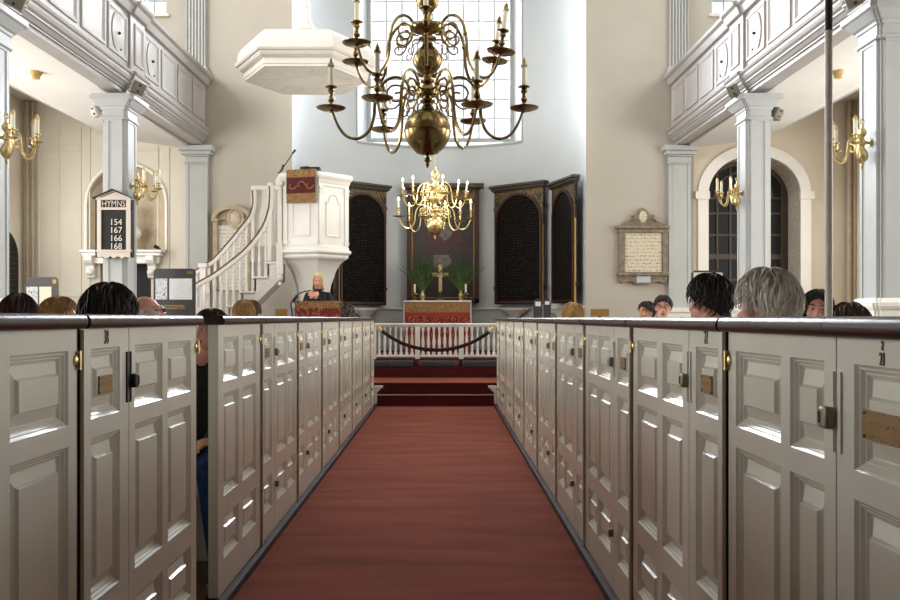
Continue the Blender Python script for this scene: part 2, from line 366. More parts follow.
# apse
AC = ((AX0 + AX1) / 2, DE + .02); AR = (AX1 - AX0) / 2
def apse(a, r=AR): return (AC[0] + r * math.sin(a), AC[1] + r * math.cos(a))
wa0 = math.radians(-39.3); wa1 = math.radians(39.3); wz0 = 5.06; wz1 = 9.6
mb = MB()
def curved(mb, a0, a1, z0, z1, r0, r1, n):
    ls = []
    for i in range(n + 1):
        a = a0 + (a1 - a0) * i / n
        p, q = apse(a, r0), apse(a, r1); ls.append([(p[0], p[1], z0), (q[0], q[1], z0), (q[0], q[1], z1), (p[0], p[1], z1)])
    mb.loops(ls)
curved(mb, -PI / 2, wa0, 0, ZT, AR, AR + .35, 16); curved(mb, wa1, PI / 2, 0, ZT, AR, AR + .35, 16)
curved(mb, wa0, wa1, 0, wz0, AR, AR + .35, 22); curved(mb, wa0, wa1, wz1, ZT, AR, AR + .35, 22)
apw = struct('wall_apse', mb, 'wallapse', smooth=True)
mb = MB(); curved(mb, -PI / 2 + .02, PI / 2 - .02, .55, 1.5, AR - .03, AR - .002, 40); dd = struct('dado', mb, 'dado', apw, smooth=True)
mb = MB(); curved(mb, -PI / 2 + .02, PI / 2 - .02, 1.5, 1.54, AR - .07, AR - .002, 40); struct('dado_cap', mb, 'whitewarm', apw, smooth=True)
mb = MB()
for a in (wa0, wa1):
    p = apse(a, AR - .005); mb.box(p[0] - .008, p[0] + .008, p[1] - .02, p[1] + .02, wz0 - .02, wz1)
curved(mb, wa0, wa1, wz0 - .03, wz0 - .012, AR - .03, AR + .02, 24)
struct('window_edge_bead', mb, 'muntin', apw)
# its tall window
WY = DE + .02 + AR * .98 - .02
gx0, gx1 = ax(371.5, WY), ax(509.5, WY)
def window(name, x0, x1, z0, z1, y, nx, nz, fw=.05, bw=.022, fm='muntin', pm='pane', xs=None, zs=None):
    mb = MB()
    for a, b, c, d in ((x0 - fw, x0, z0 - fw, z1 + fw), (x1, x1 + fw, z0 - fw, z1 + fw), (x0, x1, z0 - fw, z0), (x0, x1, z1, z1 + fw)): mb.box(a, b, y - .05, y + .05, c, d)
    w = struct(name, mb, fm)
    mb = MB()
    for i in range(1, nx): x = xs(i) if xs else x0 + (x1 - x0) * i / nx; mb.box(x - bw / 2, x + bw / 2, y - .02, y + .02, z0, z1)
    for j in range(1, nz): z = zs(j) if zs else z0 + (z1 - z0) * j / nz; mb.box(x0, x1, y - .018, y + .018, z - bw / 2, z + bw / 2)
    struct('muntins', mb, fm, w)
    struct('panes', MB().box(x0, x1, y - .004, y + .004, z0, z1), pm, w)
    return w
zp = 19.5 * WY / F
w1 = window('window_1', gx0, gx1, az(140, WY) + .03, az(140, WY) + .03 + zp * 10, WY, 9, 10, fw=.09, bw=.034)
mb = MB()                                              # splayed reveal and sill
pL, pR = apse(wa0, AR), apse(wa1, AR)
zb, zt = az(140, WY) - .04, wz1
mb.add([(pL[0], pL[1], wz0), (pL[0], pL[1], zt), (gx0 - .08, WY, zt), (gx0 - .08, WY, wz0)], [(0, 1, 2, 3)])
mb.add([(pR[0], pR[1], wz0), (pR[0], pR[1], zt), (gx1 + .08, WY, zt), (gx1 + .08, WY, wz0)], [(0, 1, 2, 3)])
struct('window_reveal', mb, 'wallapse', apw)
mb = MB(); ls = []
for i in range(25):
    a = wa0 + (wa1 - wa0) * i / 24; p = apse(a, AR - .01); q = apse(a, AR + .33)
    ls.append([(p[0], p[1], wz0), (q[0], q[1], wz0), (q[0], q[1], wz0 + .02), (p[0], p[1], wz0 + .02)])
mb.loops(ls)
struct('window_sill', mb, 'wallapse', apw, smooth=True)
window('window_2', -6.6, -5.19, 7.0, 9.6, DE + .2, 5, 8, fw=.03)
window('window_3', 5.04, 6.44, 7.0, 9.6, DE + .2, 5, 8, fw=.03)
mb = MB().box(-6.66, -5.13, DE - .06, DE + .02, 6.95, 7.0); struct('trim_1', mb, 'wallcream')
mb = MB().box(4.98, 6.5, DE - .06, DE + .02, 6.95, 7.0); struct('trim_2', mb, 'wallcream')
# dark arched window of the right wall
yw = DE + .6
mb = MB(); poly = [(WRc - WRh, 1.05)] + [(WRc - WRh * math.cos(PI * i / 24), WRs + WRk * WRh * math.sin(PI * i / 24)) for i in range(25)] + [(WRc + WRh, 1.05)]
mb.prism(poly, lambda a, b, w: (a, w, b), yw, yw + .03)
w4 = struct('window_4', mb, 'glassdark')
mb = MB()
for i in range(-3, 4):
    x = WRc + i * WRh / 3.4; t = .035 if i in (-3, 3) else .018; mb.box(x - t, x + t, yw - .03, yw, 1.05, arch_z(x, WRc, WRh, WRs, WRk))
for z in (1.6, 2.05, 2.5, 2.92, 3.34, WRs): mb.box(WRc - WRh, WRc + WRh, yw - .028, yw, z - (.05 if z == 2.5 else .018), z + (.05 if z == 2.5 else .018))
for r in (.3, .56): arch_ring(mb, WRc, r - .016, r + .016, WRs, .9, yw - .028, yw)
arch_ring(mb, WRc, WRh - .1, WRh - .005, WRs, WRk, yw - .05, yw, z0=1.05)
struct('muntins', mb, 'mullion', w4)
mb = MB(); arch_ring(mb, WRc, WRh - .004, WRh + .004, WRs, WRk, DE + .012, yw - .05, z0=1.05); struct('reveal_lining', mb, 'reveal', w4)
mb = MB(); arch_ring(mb, WRc, WRh, ax(812, DE) - WRc - .03, WRs, WRk, DE - .05, DE - .01)
for s in (-1, 1):
    a, b = WRc + s * WRh, WRc + s * (ax(812, DE) - WRc - .03); mb.box(a, b, DE - .045, DE - .01, .9, WRs - .1)
    mb.box(a - s * .015, b + s * .05, DE - .075, DE - .01, WRs - .1, WRs + .04)
struct('casing', mb, 'whitewarm', w4, smooth=True)

# side walls with their windows (daylight enters here)
def side_wall(name, x, s):
    mb = MB(); ys = [(-2.2, -.8), (2.2, 3.8), (6.2, 7.8), (10.2, 11.8), (13.4, 14.9)]
    xo = x + s * .4
    e = -4
    for a, b in ys:
        mb.box(x, xo, e, a, 0, ZT); mb.box(x, xo, a, b, 0, 1.7); mb.box(x, xo, a, b, 4.0, 6.6); mb.box(x, xo, a, b, 9.8, ZT); e = b
    mb.box(x, xo, e, 20.5, 0, ZT)
    o = struct(name, mb, 'wallside')
    for k, (a, b) in enumerate(ys):
        for z0, z1 in ((1.7, 4.0), (6.6, 9.8)):
            m2 = MB()
            for i in range(1, 5): yy = a + (b - a) * i / 5; m2.box(x + s * .2, x + s * .23, yy - .012, yy + .012, z0, z1)
            for i in range(1, 8): zz = z0 + (z1 - z0) * i / 8; m2.box(x + s * .2, x + s * .23, a, b, zz - .012, zz + .012)
            struct('muntins', m2, 'muntin', o)
            struct('panes', MB().box(x + s * .21, x + s * .22, a, b, z0, z1), 'pane', o)
    return o
wl = side_wall('wall_left', XL, -1); wr = side_wall('wall_right', XR, 1)
# dark arched door in the left wall, seen edge-on
mb = MB(); poly = [(15.0, .0), (15.0, 2.4)] + [(15.55 - .55 * math.cos(PI * i / 16), 2.4 + .5 * math.sin(PI * i / 16)) for i in range(1, 16)] + [(16.1, 2.4), (16.1, 0)]
mb.prism(poly, lambda a, b, w: (w, a, b), XL, XL + .06); dl = struct('door_1', mb, 'black')
mb = MB()
for i in range(22): mb.box(XL + .055, XL + .068, 15.06, 16.06, .4 + i * .1, .415 + i * .1)
struct('door_panel', mb, 'mullion', dl)
# ceilings below the galleries: flat, then rising under the raked seats
def soffit(name, s):
    X = lambda v: XC + s * v
    xo = XL if s < 0 else XR
    pr = [(X(4.64), 4.48), (X(6.1), 4.68), (X(7.5), 5.36), (xo, 5.36)]
    mb = MB(); up = [(x, z + .16) for x, z in pr]
    poly = pr + up[::-1]
    mb.prism(poly, lambda a, b, w: (a, w, b), 6.22, DE - .01)
    struct(name, mb, 'ceil')
soffit('ceiling_left', -1); soffit('ceiling_right', 1)
# corner pipes
for k, (px, n) in enumerate(((30, 2), (852, 2))):
    mb = MB()
    for i in range(n):
        x = ax(px, DE - .1) + (i - .5) * .1; mb.tube([(x, DE - .1, 0), (x, DE - .1, 5.34)], .028 if i else .04, 10)
    struct('trim_%d' % (k + 3), mb, 'pipe', smooth=True)

# ------------------------------------------------------------------ pilasters on the east wall and the upper fluted ones
def pil_label(o, l): return tag(o, l, 'pilaster', None, 'thing')
def pilaster(px0, px1, label):
    x0, x1 = ax(px0, DE - .1), ax(px1, DE - .1); y = DE - .1; zt = 4.515
    t = thing('wall_pilaster', label, 'pilaster', ((x0 + x1) / 2, DE - .012, 0))
    h = (x1 - x0) / 2
    mb = MB().box(-h, h, -.085, 0, 1.5, zt - .3)
    for a, b in ((-h, -h + .05), (h - .05, h)): mb.box(a, b, -.1, -.085, 1.5, zt - .3)
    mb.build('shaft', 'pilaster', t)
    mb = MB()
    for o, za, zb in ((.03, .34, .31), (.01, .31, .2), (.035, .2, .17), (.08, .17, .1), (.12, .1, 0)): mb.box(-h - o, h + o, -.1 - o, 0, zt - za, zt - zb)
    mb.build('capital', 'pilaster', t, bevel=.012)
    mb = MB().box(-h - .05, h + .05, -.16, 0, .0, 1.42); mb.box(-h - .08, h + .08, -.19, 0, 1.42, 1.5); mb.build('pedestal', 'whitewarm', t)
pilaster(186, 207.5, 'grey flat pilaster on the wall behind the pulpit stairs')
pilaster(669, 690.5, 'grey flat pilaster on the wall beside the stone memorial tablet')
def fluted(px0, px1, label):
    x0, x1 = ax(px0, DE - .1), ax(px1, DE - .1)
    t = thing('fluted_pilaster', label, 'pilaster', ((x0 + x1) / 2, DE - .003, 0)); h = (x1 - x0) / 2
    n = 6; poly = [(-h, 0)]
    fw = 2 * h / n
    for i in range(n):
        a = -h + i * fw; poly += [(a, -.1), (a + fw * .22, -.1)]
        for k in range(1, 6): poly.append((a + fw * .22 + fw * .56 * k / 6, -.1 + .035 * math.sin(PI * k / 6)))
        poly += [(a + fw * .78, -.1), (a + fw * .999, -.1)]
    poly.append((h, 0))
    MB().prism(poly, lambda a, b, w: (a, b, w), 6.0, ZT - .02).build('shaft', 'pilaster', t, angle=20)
    mb = MB().box(-h - .03, h + .03, -.13, 0, 5.93, 6.0); mb.box(-h - .06, h + .06, -.16, 0, 5.85, 5.93); mb.build('base', 'pilaster', t, bevel=.01)
fluted(186, 205, 'fluted grey pilaster rising above the left gallery')
fluted(670.5, 688.5, 'fluted grey pilaster rising above the right gallery')

# ------------------------------------------------------------------ piers
def notched(hx, hy, n=.022):
    P = []
    for sx, sy in ((-1, -1), (1, -1), (1, 1), (-1, 1)):
        c = [(hx, hy - 2 * n), (hx - n, hy - 2 * n), (hx - n, hy - n), (hx - 2 * n, hy - n), (hx - 2 * n, hy)]
        q = [(sx * a, sy * b, sx, sy) for a, b in c]
        if sx * sy < 0: q = q[::-1]
        P += q
    if P: pass
    return P
def gz(d): return 4.42 + (d - 8.7) * .0135            # underside of the gallery
def pier(s, dback, label):
    hx, hy = .165, .22; xc = XC + s * (4.322 + hx); yc = dback - hy; zt = gz(yc) - .068
    t = thing('pier', label, 'column', (xc, yc, 0))
    base = notched(hx, hy)
    base = sorted(base, key=lambda p: math.atan2(p[1], p[0]))
    def loop(off, z): return [(x + sx * off, y + sy * off, z) for x, y, sx, sy in base]
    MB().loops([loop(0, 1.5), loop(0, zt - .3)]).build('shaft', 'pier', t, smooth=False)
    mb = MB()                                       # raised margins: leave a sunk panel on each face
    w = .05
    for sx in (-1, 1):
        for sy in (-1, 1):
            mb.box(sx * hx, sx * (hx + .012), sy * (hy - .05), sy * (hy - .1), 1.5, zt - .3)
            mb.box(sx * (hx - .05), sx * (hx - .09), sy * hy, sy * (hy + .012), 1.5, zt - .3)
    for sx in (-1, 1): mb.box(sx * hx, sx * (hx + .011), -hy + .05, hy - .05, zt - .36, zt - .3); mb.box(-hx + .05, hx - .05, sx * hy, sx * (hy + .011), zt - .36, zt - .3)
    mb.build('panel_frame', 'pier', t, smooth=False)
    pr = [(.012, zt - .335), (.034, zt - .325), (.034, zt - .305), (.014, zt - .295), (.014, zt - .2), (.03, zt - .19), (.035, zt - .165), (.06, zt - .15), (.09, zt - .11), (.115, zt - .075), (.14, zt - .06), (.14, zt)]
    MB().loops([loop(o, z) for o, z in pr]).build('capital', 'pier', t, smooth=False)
    pr = [(.07, .0), (.07, 1.38), (.085, 1.39), (.1, 1.42), (.1, 1.455), (.06, 1.46), (.03, 1.5)]
    MB().loops([loop(o, z) for o, z in pr]).build('pedestal', 'white', t, smooth=False)
    return t
pier(-1, 8.92, 'grey pier at the left edge of the picture, carrying the left gallery')
pier(-1, 12.61, 'grey pier on the left that carries the hymn board')
pier(1, 12.61, 'grey pier standing before the dark arched window')
pier(1, 8.92, 'large grey pier at the right edge of the picture')

# ------------------------------------------------------------------ galleries
GP = [(4.62, 5.78), (4.22, 5.78), (4.2, 5.755), (4.215, 5.72), (4.26, 5.69), (4.285, 5.63), (4.3, 5.6), (4.353, 5.59), (4.353, 4.8), (4.335, 4.79), (4.275, 4.782), (4.262, 4.76), (4.272, 4.738), (4.295, 4.73),
      (4.298, 4.7), (4.315, 4.665), (4.345, 4.642), (4.348, 4.632), (4.328, 4.628), (4.328, 4.612), (4.35, 4.6), (4.375, 4.565), (4.405, 4.548), (4.385, 4.544), (4.385, 4.53), (4.412, 4.526), (4.412, 4.48), (4.62, 4.48)]
def gallery(s, label):
    t = thing('gallery_front', label, 'gallery')
    def P(v, z, d): return (XC + s * v, d, z - 4.48 + gz(d) + .008)
    d0, d1 = 6.24, DE - .03
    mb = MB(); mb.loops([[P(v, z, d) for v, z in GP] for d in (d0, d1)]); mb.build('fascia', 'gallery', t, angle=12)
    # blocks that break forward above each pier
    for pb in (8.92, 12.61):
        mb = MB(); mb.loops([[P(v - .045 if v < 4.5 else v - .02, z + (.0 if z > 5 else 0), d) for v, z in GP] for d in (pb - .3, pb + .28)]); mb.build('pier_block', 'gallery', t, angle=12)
    def board(a, b, za, zb, lift):
        m2 = MB()
        pr = [(0, 0), (0, .02), (.016, .026), (.034, .022), (.044, .01), (.058, .008), (.07, -.001)]
        ls = [[P(4.353 - lift - h, za + q, a + q), P(4.353 - lift - h, za + q, b - q), P(4.353 - lift - h, zb - q, b - q), P(4.353 - lift - h, zb - q, a + q)] for q, h in pr]
        m2.loops(ls, True, False); return m2
    ctr = [12.61, 8.92]
    panels = []
    for c in ctr:
        e = c - .3
        panels += [(e - .02 - .72, e - .05, True), (e - 1.6, e - .84, False), (e - 2.48, e - 1.72, False), (c + .3 + .06, c + .3 + .72, True)] if c > 9 else [(e - .74, e - .05, True), (e - 1.6, e - .84, False), (e - 2.48, e - 1.72, False), (c + .36, c + .78, True)]
        m2 = board(c - .16, c + .2, 4.92, 5.5, .045); m2.build('panel', 'gallery', t)
    panels += [(13.78, 14.5, False), (14.62, 15.36, False), (15.48, 16.2, False)]
    for a, b, oval in panels:
        p = board(a, b, 4.9, 5.52, 0).build('panel', 'gallery', t)
        if oval:
            m2 = MB(); c = (a + b) / 2; q = []
            for h, k in ((-.002, 1), (.012, 1), (.016, .97)):
                q.append([P(4.353 - h, 5.21 + .27 * k * math.sin(2 * PI * i / 32), c + .2 * k * math.cos(2 * PI * i / 32)) for i in range(32)])
            m2.loops(q); ov = m2.build('oval_door', 'gallery', p)
            kx = P(4.325, 5.2, c + .02); MB().ball(kx, .022, 10).build('knob', 'iron', p)
            MB().ball(P(4.335, 5.0, c + .1), .014, 8).build('keyhole', 'iron', p)
    return t
gallery(-1, 'white panelled gallery front along the left of the nave')
gallery(1, 'white panelled gallery front along the right of the nave')
# ------------------------------------------------------------------ carpet, plinths, steps
cz = .012
mb = MB()
nx, ny = 2, 40
tag(MB().box(-.965, .755, -3.5, 12.88, .001, cz).build('aisle_carpet', 'carpet', None, smooth=False), 'long rust red carpet running up the centre aisle', 'carpet', None, 'thing')
XFL, XFR = -1.0, .78
for nm, xf, s in (('baseboard_left', XFL, -1), ('baseboard_right', XFR, 1)):
    mb = MB(); poly = [(.034, 0), (.034, .03), (.028, .04), (.012, .046), (.004, .052), (-.06, .052), (-.06, 0)]
    mb.prism(poly, lambda a, b, w: (xf - s * a, w, b), -1, 12.72)
    struct(nm, mb, 'plinth', smooth=True)
st = thing('altar_steps', 'dark red carpeted steps rising to the altar rail', 'steps', (0, 0, 0))
x0, x1 = -3.7, 3.5
MB().box(x0, x1, 12.9, 13.25, .001, .165).build('step', 'stepcarpet', st, smooth=False)
MB().box(x0, x1, 12.885, 12.93, .165, .175).build('nosing', 'nosing', st, smooth=False)
MB().box(-5.6, 5.4, 13.2, 14.35, .001, .33).build('platform', 'stepcarpet', st, smooth=False)
m2 = MB(); m2.lathe([(.009, -5.6), (.009, 5.4)], (0, 13.192, .327), 10, 'x'); m2.box(-5.6, 5.4, 13.19, 14.3, .325, .336); m2.build('tread', 'carpet', st)  # paler carpet than the risers: the lit top is put into the colour
MB().box(-4.0, 3.8, 14.3, 14.62, .331, .5).build('kneeling_step', 'stepcarpet', st, smooth=False)
MB().box(-4.0, 3.8, 14.62, 16.385, .331, .62).build('sanctuary_floor', 'stepcarpet', st, smooth=False)
MB().prism([(AC[0] - 2.69 * math.cos(PI * i / 30), AC[1] + 2.69 * math.sin(PI * i / 30)) for i in range(31)], lambda a, b, w: (a, b, w), .331, .62).build('sanctuary_floor', 'stepcarpet', st, smooth=False)

# ------------------------------------------------------------------ box pews
ZB, ZTOP = .055, 1.272
VS = [ZB, .205, .4, .488, .958, 1.013, 1.214, ZTOP]
PZ = .05                                               # pew floor
def pew(side, d0, dl, d1, label, number=None, cols=None, gap=None, plate=True, first=False, dd=.0, fixed=None, benches=None):
    """d0..dl fixed panel, dl..d1 door (hinged at d1)"""
    xf = XFL if side < 0 else XFR; s = side
    t = thing('box_pew', label, 'pew', (xf, d0, 0), 0, 'box pews along the centre aisle')
    P = lambda u, v, w: (-s * w, u - d0, v)
    TH = .045
    zc = .0 if side < 0 else -.008
    def cap(name, a, b, par, ends=True):
        m2 = MB(); pr = [(.02, 1.272), (.026, 1.276), (.03, 1.285), (.03, 1.298), (.024, 1.308), (.012, 1.312), (-.05, 1.312), (-.062, 1.305), (-.066, 1.29), (-.06, 1.276), (-.05, 1.272)]
        m2.loops([[P(a, z + zc, w) for w, z in pr], [P(b, z + zc, w) for w, z in pr]])
        return m2.build(name, 'cap', par, angle=50)
    g = .011
    if fixed is None:
        a, b = d0 + g, dl - .003
        cw = min(.075, (b - a) * .2)
        f = panel_board(MB(), [a, a + cw, b - cw, b], VS, P, TH).build('fixed_panel', 'pew', t, smooth=False, weld=True)
        cap('cap_rail', a - .0, b + .002, t)
        u = (a + b) / 2
        MB().box(-s * -.02, -s * .011, a - d0, a - d0 + .022, ZB + .002, 1.268).build('edge_strip', 'pew', t, smooth=False)
        if plate:
            pw = min(.1, (b - a) * .28) if number is None or number[0][0] != '21' else .15; m2 = MB().box(*sorted((-s * -.003, -s * .001)), u - pw / 2 - d0, u + pw / 2 - d0, 1.078, 1.132)
            m2.build('name_plate', 'plate', t, smooth=False)
            m2 = MB()
            for du in (-pw * .44, pw * .44):
                for z in (1.084, 1.126): m2.lathe([(.003, -.002), (.003, .0005), (.001, .0015)], (s * -.001, u + du - d0, z), 8, 'x')
            m2.build('plate_screws', 'brassold', t)
        if number:
            rot = (PI / 2, 0, PI / 2) if s < 0 else (PI / 2, 0, -PI / 2)
            for k, (tx, z, sz) in enumerate(number): text_obj('numeral', tx, sz, 'ink', (-s * .0015, u - d0, z), rot, t, .001, .6)
    else:
        a, b = fixed[0], dl - .003
    # door
    a, b = (dl + .003, d1 - g) if gap is None else (gap, d1 - g)
    if cols is None:
        w = b - a; cols = [a + .085 * w / .78, a + .39 * w / .78, a + .44 * w / .78, b - .085 * w / .78]
    us = [a] + cols + [b]
    dr = panel_board(MB(), us, VS, P, TH).build('door', 'pew', t, smooth=False, weld=True)
    cap('cap_rail', a - .002, b + .004, dr)
    # butterfly hinge, latch, foot bolt
    for z in (1.186,):
        m2 = MB()
        for q in (-1, 1):
            m2.lathe([(.002, 0), (.014, .001), (.016, .004), (.008, .006)], (0, 0, 0), 12, 'x', 1, 1.25)
        m2.v = [(-s * abs(x) * 1., y + d1 - d0 - .0125, zz + z) for i, (x, y, zz) in enumerate(m2.v)]
        for q in (-.023, -.002): m2.ball((-s * .003, d1 - d0 + q, z), .0115, 10, .5, .9, 1.3)
        m2.tube([(-s * .008, d1 - d0 - .0125, z - .026), (-s * .008, d1 - d0 - .0125, z + .026)], .006, 8)
        m2.build('hinge', 'brass', dr)
    if gap is None:
        m2 = MB().box(*sorted((-s * 0, -s * .004)), dl - d0 - .026, dl - d0 - .014, 1.035, 1.195); m2.box(*sorted((-s * 0, -s * .004)), dl - d0 + .006, dl - d0 + .016, 1.035, 1.195)
        m2.build('latch_plate', 'iron' if number and number[0][0] == '38' else 'pew', dr, smooth=False)
        m2 = MB().box(*sorted((-s * .001, -s * .022)), dl - d0 - .002, dl - d0 + .038, 1.08, 1.124)
        lt = m2.build('latch', 'iron' if number and number[0][0] == '38' else 'latch', dr, bevel=.006)
        MB().box(*sorted((-s * .0205, -s * .0235)), dl - d0 + .024, dl - d0 + .033, 1.09, 1.114).build('latch_bolt', 'iron', lt, smooth=False)
        m2 = MB().box(*sorted((-s * .001, -s * .022)), dl - d0 + .012, dl - d0 + .042, .3, .335)
        m2.build('foot_bolt', 'latch', dr, bevel=.004)
    # inside: far partition, floor, benches, outer end
    xe = s * 2.85
    MB().box(s * .004, s * .049, d1 - d0 - g + .001, d1 - d0 + g - .002, ZB, 1.296 + zc).build('joint_strip', 'dark', t, smooth=False)  # dark strip added inside the joint to make the gap look darker
    m2 = MB().box(s * .05, xe, d1 - d0 - .026, d1 - d0 - .004, PZ + .001, 1.27 + zc)
    m2.build('partition', 'pew', t, smooth=False)
    m2 = MB(); m2.box(s * .068, xe, d1 - d0 - .05, d1 - d0 - .004, 1.272 + zc, 1.305 + zc); m2.build('partition_cap', 'cap', t, smooth=False, bevel=.008)
    MB().box(xe - s * .04, xe, .005, d1 - d0 - .055, PZ, 1.3 + zc).build('end_panel', 'pew', t, smooth=False)
    MB().box(0 - s * .005, xe, .004, d1 - d0 - .004, .001, PZ).build('pew_floor', 'planks', t, smooth=False)
    L_ = d1 - d0
    if L_ > 1: 
        for y0, y1, xa, xb in (benches or [(.01, .47, .12, 2.8)]): 
            MB().box(s * xa, s * xb, y0, y1, .42, .46).build('bench', 'pew', t, smooth=False); MB().box(s * xa, s * xb, (y0 + y1) / 2 - .02, (y0 + y1) / 2 + .02, PZ, .42).build('bench_support', 'pew', t, smooth=False)
    return t
names_l = {3.6: 'fourth', 4.8: 'fifth'}
# left side
pew(-1, .0, .40, 1.2, 'box pew on the left nearest the entrance, outside the picture', first=True)
pew(-1, 1.2, 1.6, 2.4, 'white panelled box pew cut by the left edge of the picture', cols=[1.7, 1.93, 2.02, 2.335])
pew(-1, 2.4, 2.785, 3.555, 'white panelled box pew numbered 38 with brass plate and black latch', number=[('38', 1.243, .06)], cols=[2.84, 3.12, 3.18, 3.47], benches=[(.42, .84, .12, 2.8)])
pew(-1, 3.57, 3.9, 4.8, 'white panelled box pew standing open, a boy peeping out of it', gap=3.895, cols=[3.99, 4.28, 4.37, 4.68], fixed=(3.6,), benches=[(.76, 1.17, .06, .5), (.01, .47, .6, 2.8)])
ordn = ['first', 'second', 'third', 'fourth', 'fifth', 'sixth', 'seventh']
lj = [4.8, 6.0, 7.2, 8.4, 9.6, 10.8, 12.0, 12.7]
for i in range(6):
    a, b = lj[i], lj[i + 1]
    pew(-1, a, a + .39, b, 'white panelled box pew on the left, %s beyond the open pew' % ordn[i])
pew(-1, 12.0, 12.2, 12.7, 'short white box pew at the altar end of the left row', plate=False)
# right side
pew(1, .16, .56, 1.36, 'box pew on the right nearest the entrance, outside the picture', first=True)
pew(1, 1.36, 1.735, 2.4, 'white panelled box pew numbered 21, cut by the right edge of the picture', number=[('21', 1.2265, .034), ('2', 1.251, .024)], cols=[1.79, 1.967, 2.02, 2.33])
pew(1, 2.4, 2.775, 3.6, 'white panelled box pew numbered 22 with brass plate and grey latch', number=[('22', 1.243, .06)], cols=[2.85, 3.11, 3.19, 3.51])
rj = [3.6, 4.8, 6.0, 7.2, 8.4, 9.6, 10.8, 12.0]
for i in range(7):
    a, b = rj[i], rj[i + 1]
    pew(1, a, a + .39, b, 'white panelled box pew on the right, %s beyond pew 22' % ordn[i], benches=[(.73, 1.16, .12, 2.8)] if i in (1, 4, 5) else None)
pew(1, 12.0, 12.2, 12.7, 'short white box pew at the altar end of the right row', plate=False)

# moulded end brackets where the platform meets the pews
for s, xf in ((-1, XFL), (1, XFR)):
    mb = MB(); poly = [(0, .315), (.12, .315), (.12, .295), (.095, .28), (.06, .24), (.035, .225), (.03, .053), (0, .053)]
    mb.prism(poly, lambda a, b, w: (xf - s * a, w, b), 12.74, 12.86)
    tag(mb.build('bracket', 'pew', None, smooth=False), 'small white moulded bracket at the foot of the %s pew row by the steps' % ('left' if s < 0 else 'right'), 'bracket', None, 'thing')

# ------------------------------------------------------------------ velvet rope
pts = []
a = Vector((XFL + .04, 12.6, 1.19)); b = Vector((XFR - .03, 12.6, 1.18))
for i in range(41):
    u = i / 40; p = a.lerp(b, u); p.z -= .385 * (1 - (2 * u - 1) ** 2) * (1 - .12 * math.sin(PI * u)); pts.append(p)
t = thing('barrier_rope', 'dark velvet barrier rope hanging across the end of the aisle', 'rope', (0, 0, 0))
MB().tube(pts[2:-2], .026, 12).build('cord', 'rope', t)
for q in (0, 1):
    p = pts[:2] + pts[1:2] if not q else pts[-2:][::-1] + pts[-2:-1]
    m2 = MB().tube([p[0], p[0].lerp(p[2], .3), p[0].lerp(p[2], .45), p[2] + (p[2] - p[0]) * .7], [.012, .014, .028, .031], 12); m2.build('brass_end', 'brass', t)

# ------------------------------------------------------------------ altar rail
t = thing('altar_rail', 'white balustraded altar rail with turned balusters', 'rail', (0, 14.72, .62))
def baluster(h, r, square=.2):
    pr = [(r * .9, 0), (r * .9, h * .1), (r * .55, h * .13), (r * .8, h * .16), (r * .5, h * .2), (r * .75, h * .32), (r * .95, h * .42), (r * .8, h * .55), (r * .5, h * .72), (r * .42, h * .8), (r * .75, h * .84), (r * .45, h * .87), (r * .85, h * .9), (r * .85, h)]
    return MB().lathe(pr, (0, 0, 0), 10)
posts = [ax(417.5, 14.72) + .735 * k for k in range(-4, 6)]
posts = [p for p in posts if -3.3 < p < 3.2]
m2 = MB().box(posts[0], posts[-1], -.04, .04, .03, .07); m2.build('bottom_rail', 'white', t, bevel=.006)
m2 = MB().box(posts[0] - .05, posts[-1] + .05, -.06, .06, .56, .6); m2.box(posts[0], posts[-1], -.04, .04, .535, .56); m2.build('top_rail', 'white', t, bevel=.01)
bal = None
for i, px in enumerate(posts):
    MB().box(px - .04, px + .04, -.045, .045, 0, .56).build('post', 'white', t, bevel=.005)
    if i < len(posts) - 1:
        n = 7
        for k in range(n):
            x = px + .735 * (k + 1) / (n + 1)
            if bal is None: bal = baluster(.47, .029).build('baluster', 'white', t); bal.location = (x, 0, .068)
            else:
                c = bal.copy(); COL.objects.link(c); c.parent = t; c.location = (x, 0, .068)
# kneeler cushions
for k, (a, b, m_, l) in enumerate(((ax(330, 14.45), ax(413, 14.45), 'cushion', 'grey kneeler cushion on the step left of the middle one'), (ax(417.5, 14.45), ax(459, 14.45), 'cushion2', 'dark blue needlework kneeler cushion in the middle of the step'), (ax(462.5, 14.45), ax(545, 14.45), 'cushion', 'grey kneeler cushion on the step right of the middle one'))):
    t = thing('kneeler_cushion', l, 'cushion', ((a + b) / 2, 14.45, .501), 0, 'kneeler cushions on the step')
    h = (b - a) / 2
    m2 = MB(); pr = [(.0, .01), (.0, .085), (.02, .1), (.1, .108), (.18, .1), (.2, .085), (.2, .01)]
    ls = []
    for x, q in ((-h, .85), (-h + .015, 1), (h - .015, 1), (h, .85)): ls.append([(x, (y - .1) * q, .05 + (z - .05) * q) for y, z in pr])
    m2.loops(ls); m2.build('cover', m_, t, angle=60)
    if m_ == 'cushion2':
        for x in (-h + .06, h - .06): MB().lathe([(.0, -.105), (.03, -.105), (.03, -.101), (0.0, -.1)], (x, -.001, .055), 14, 'y').build('rosette', 'redstripe', t)

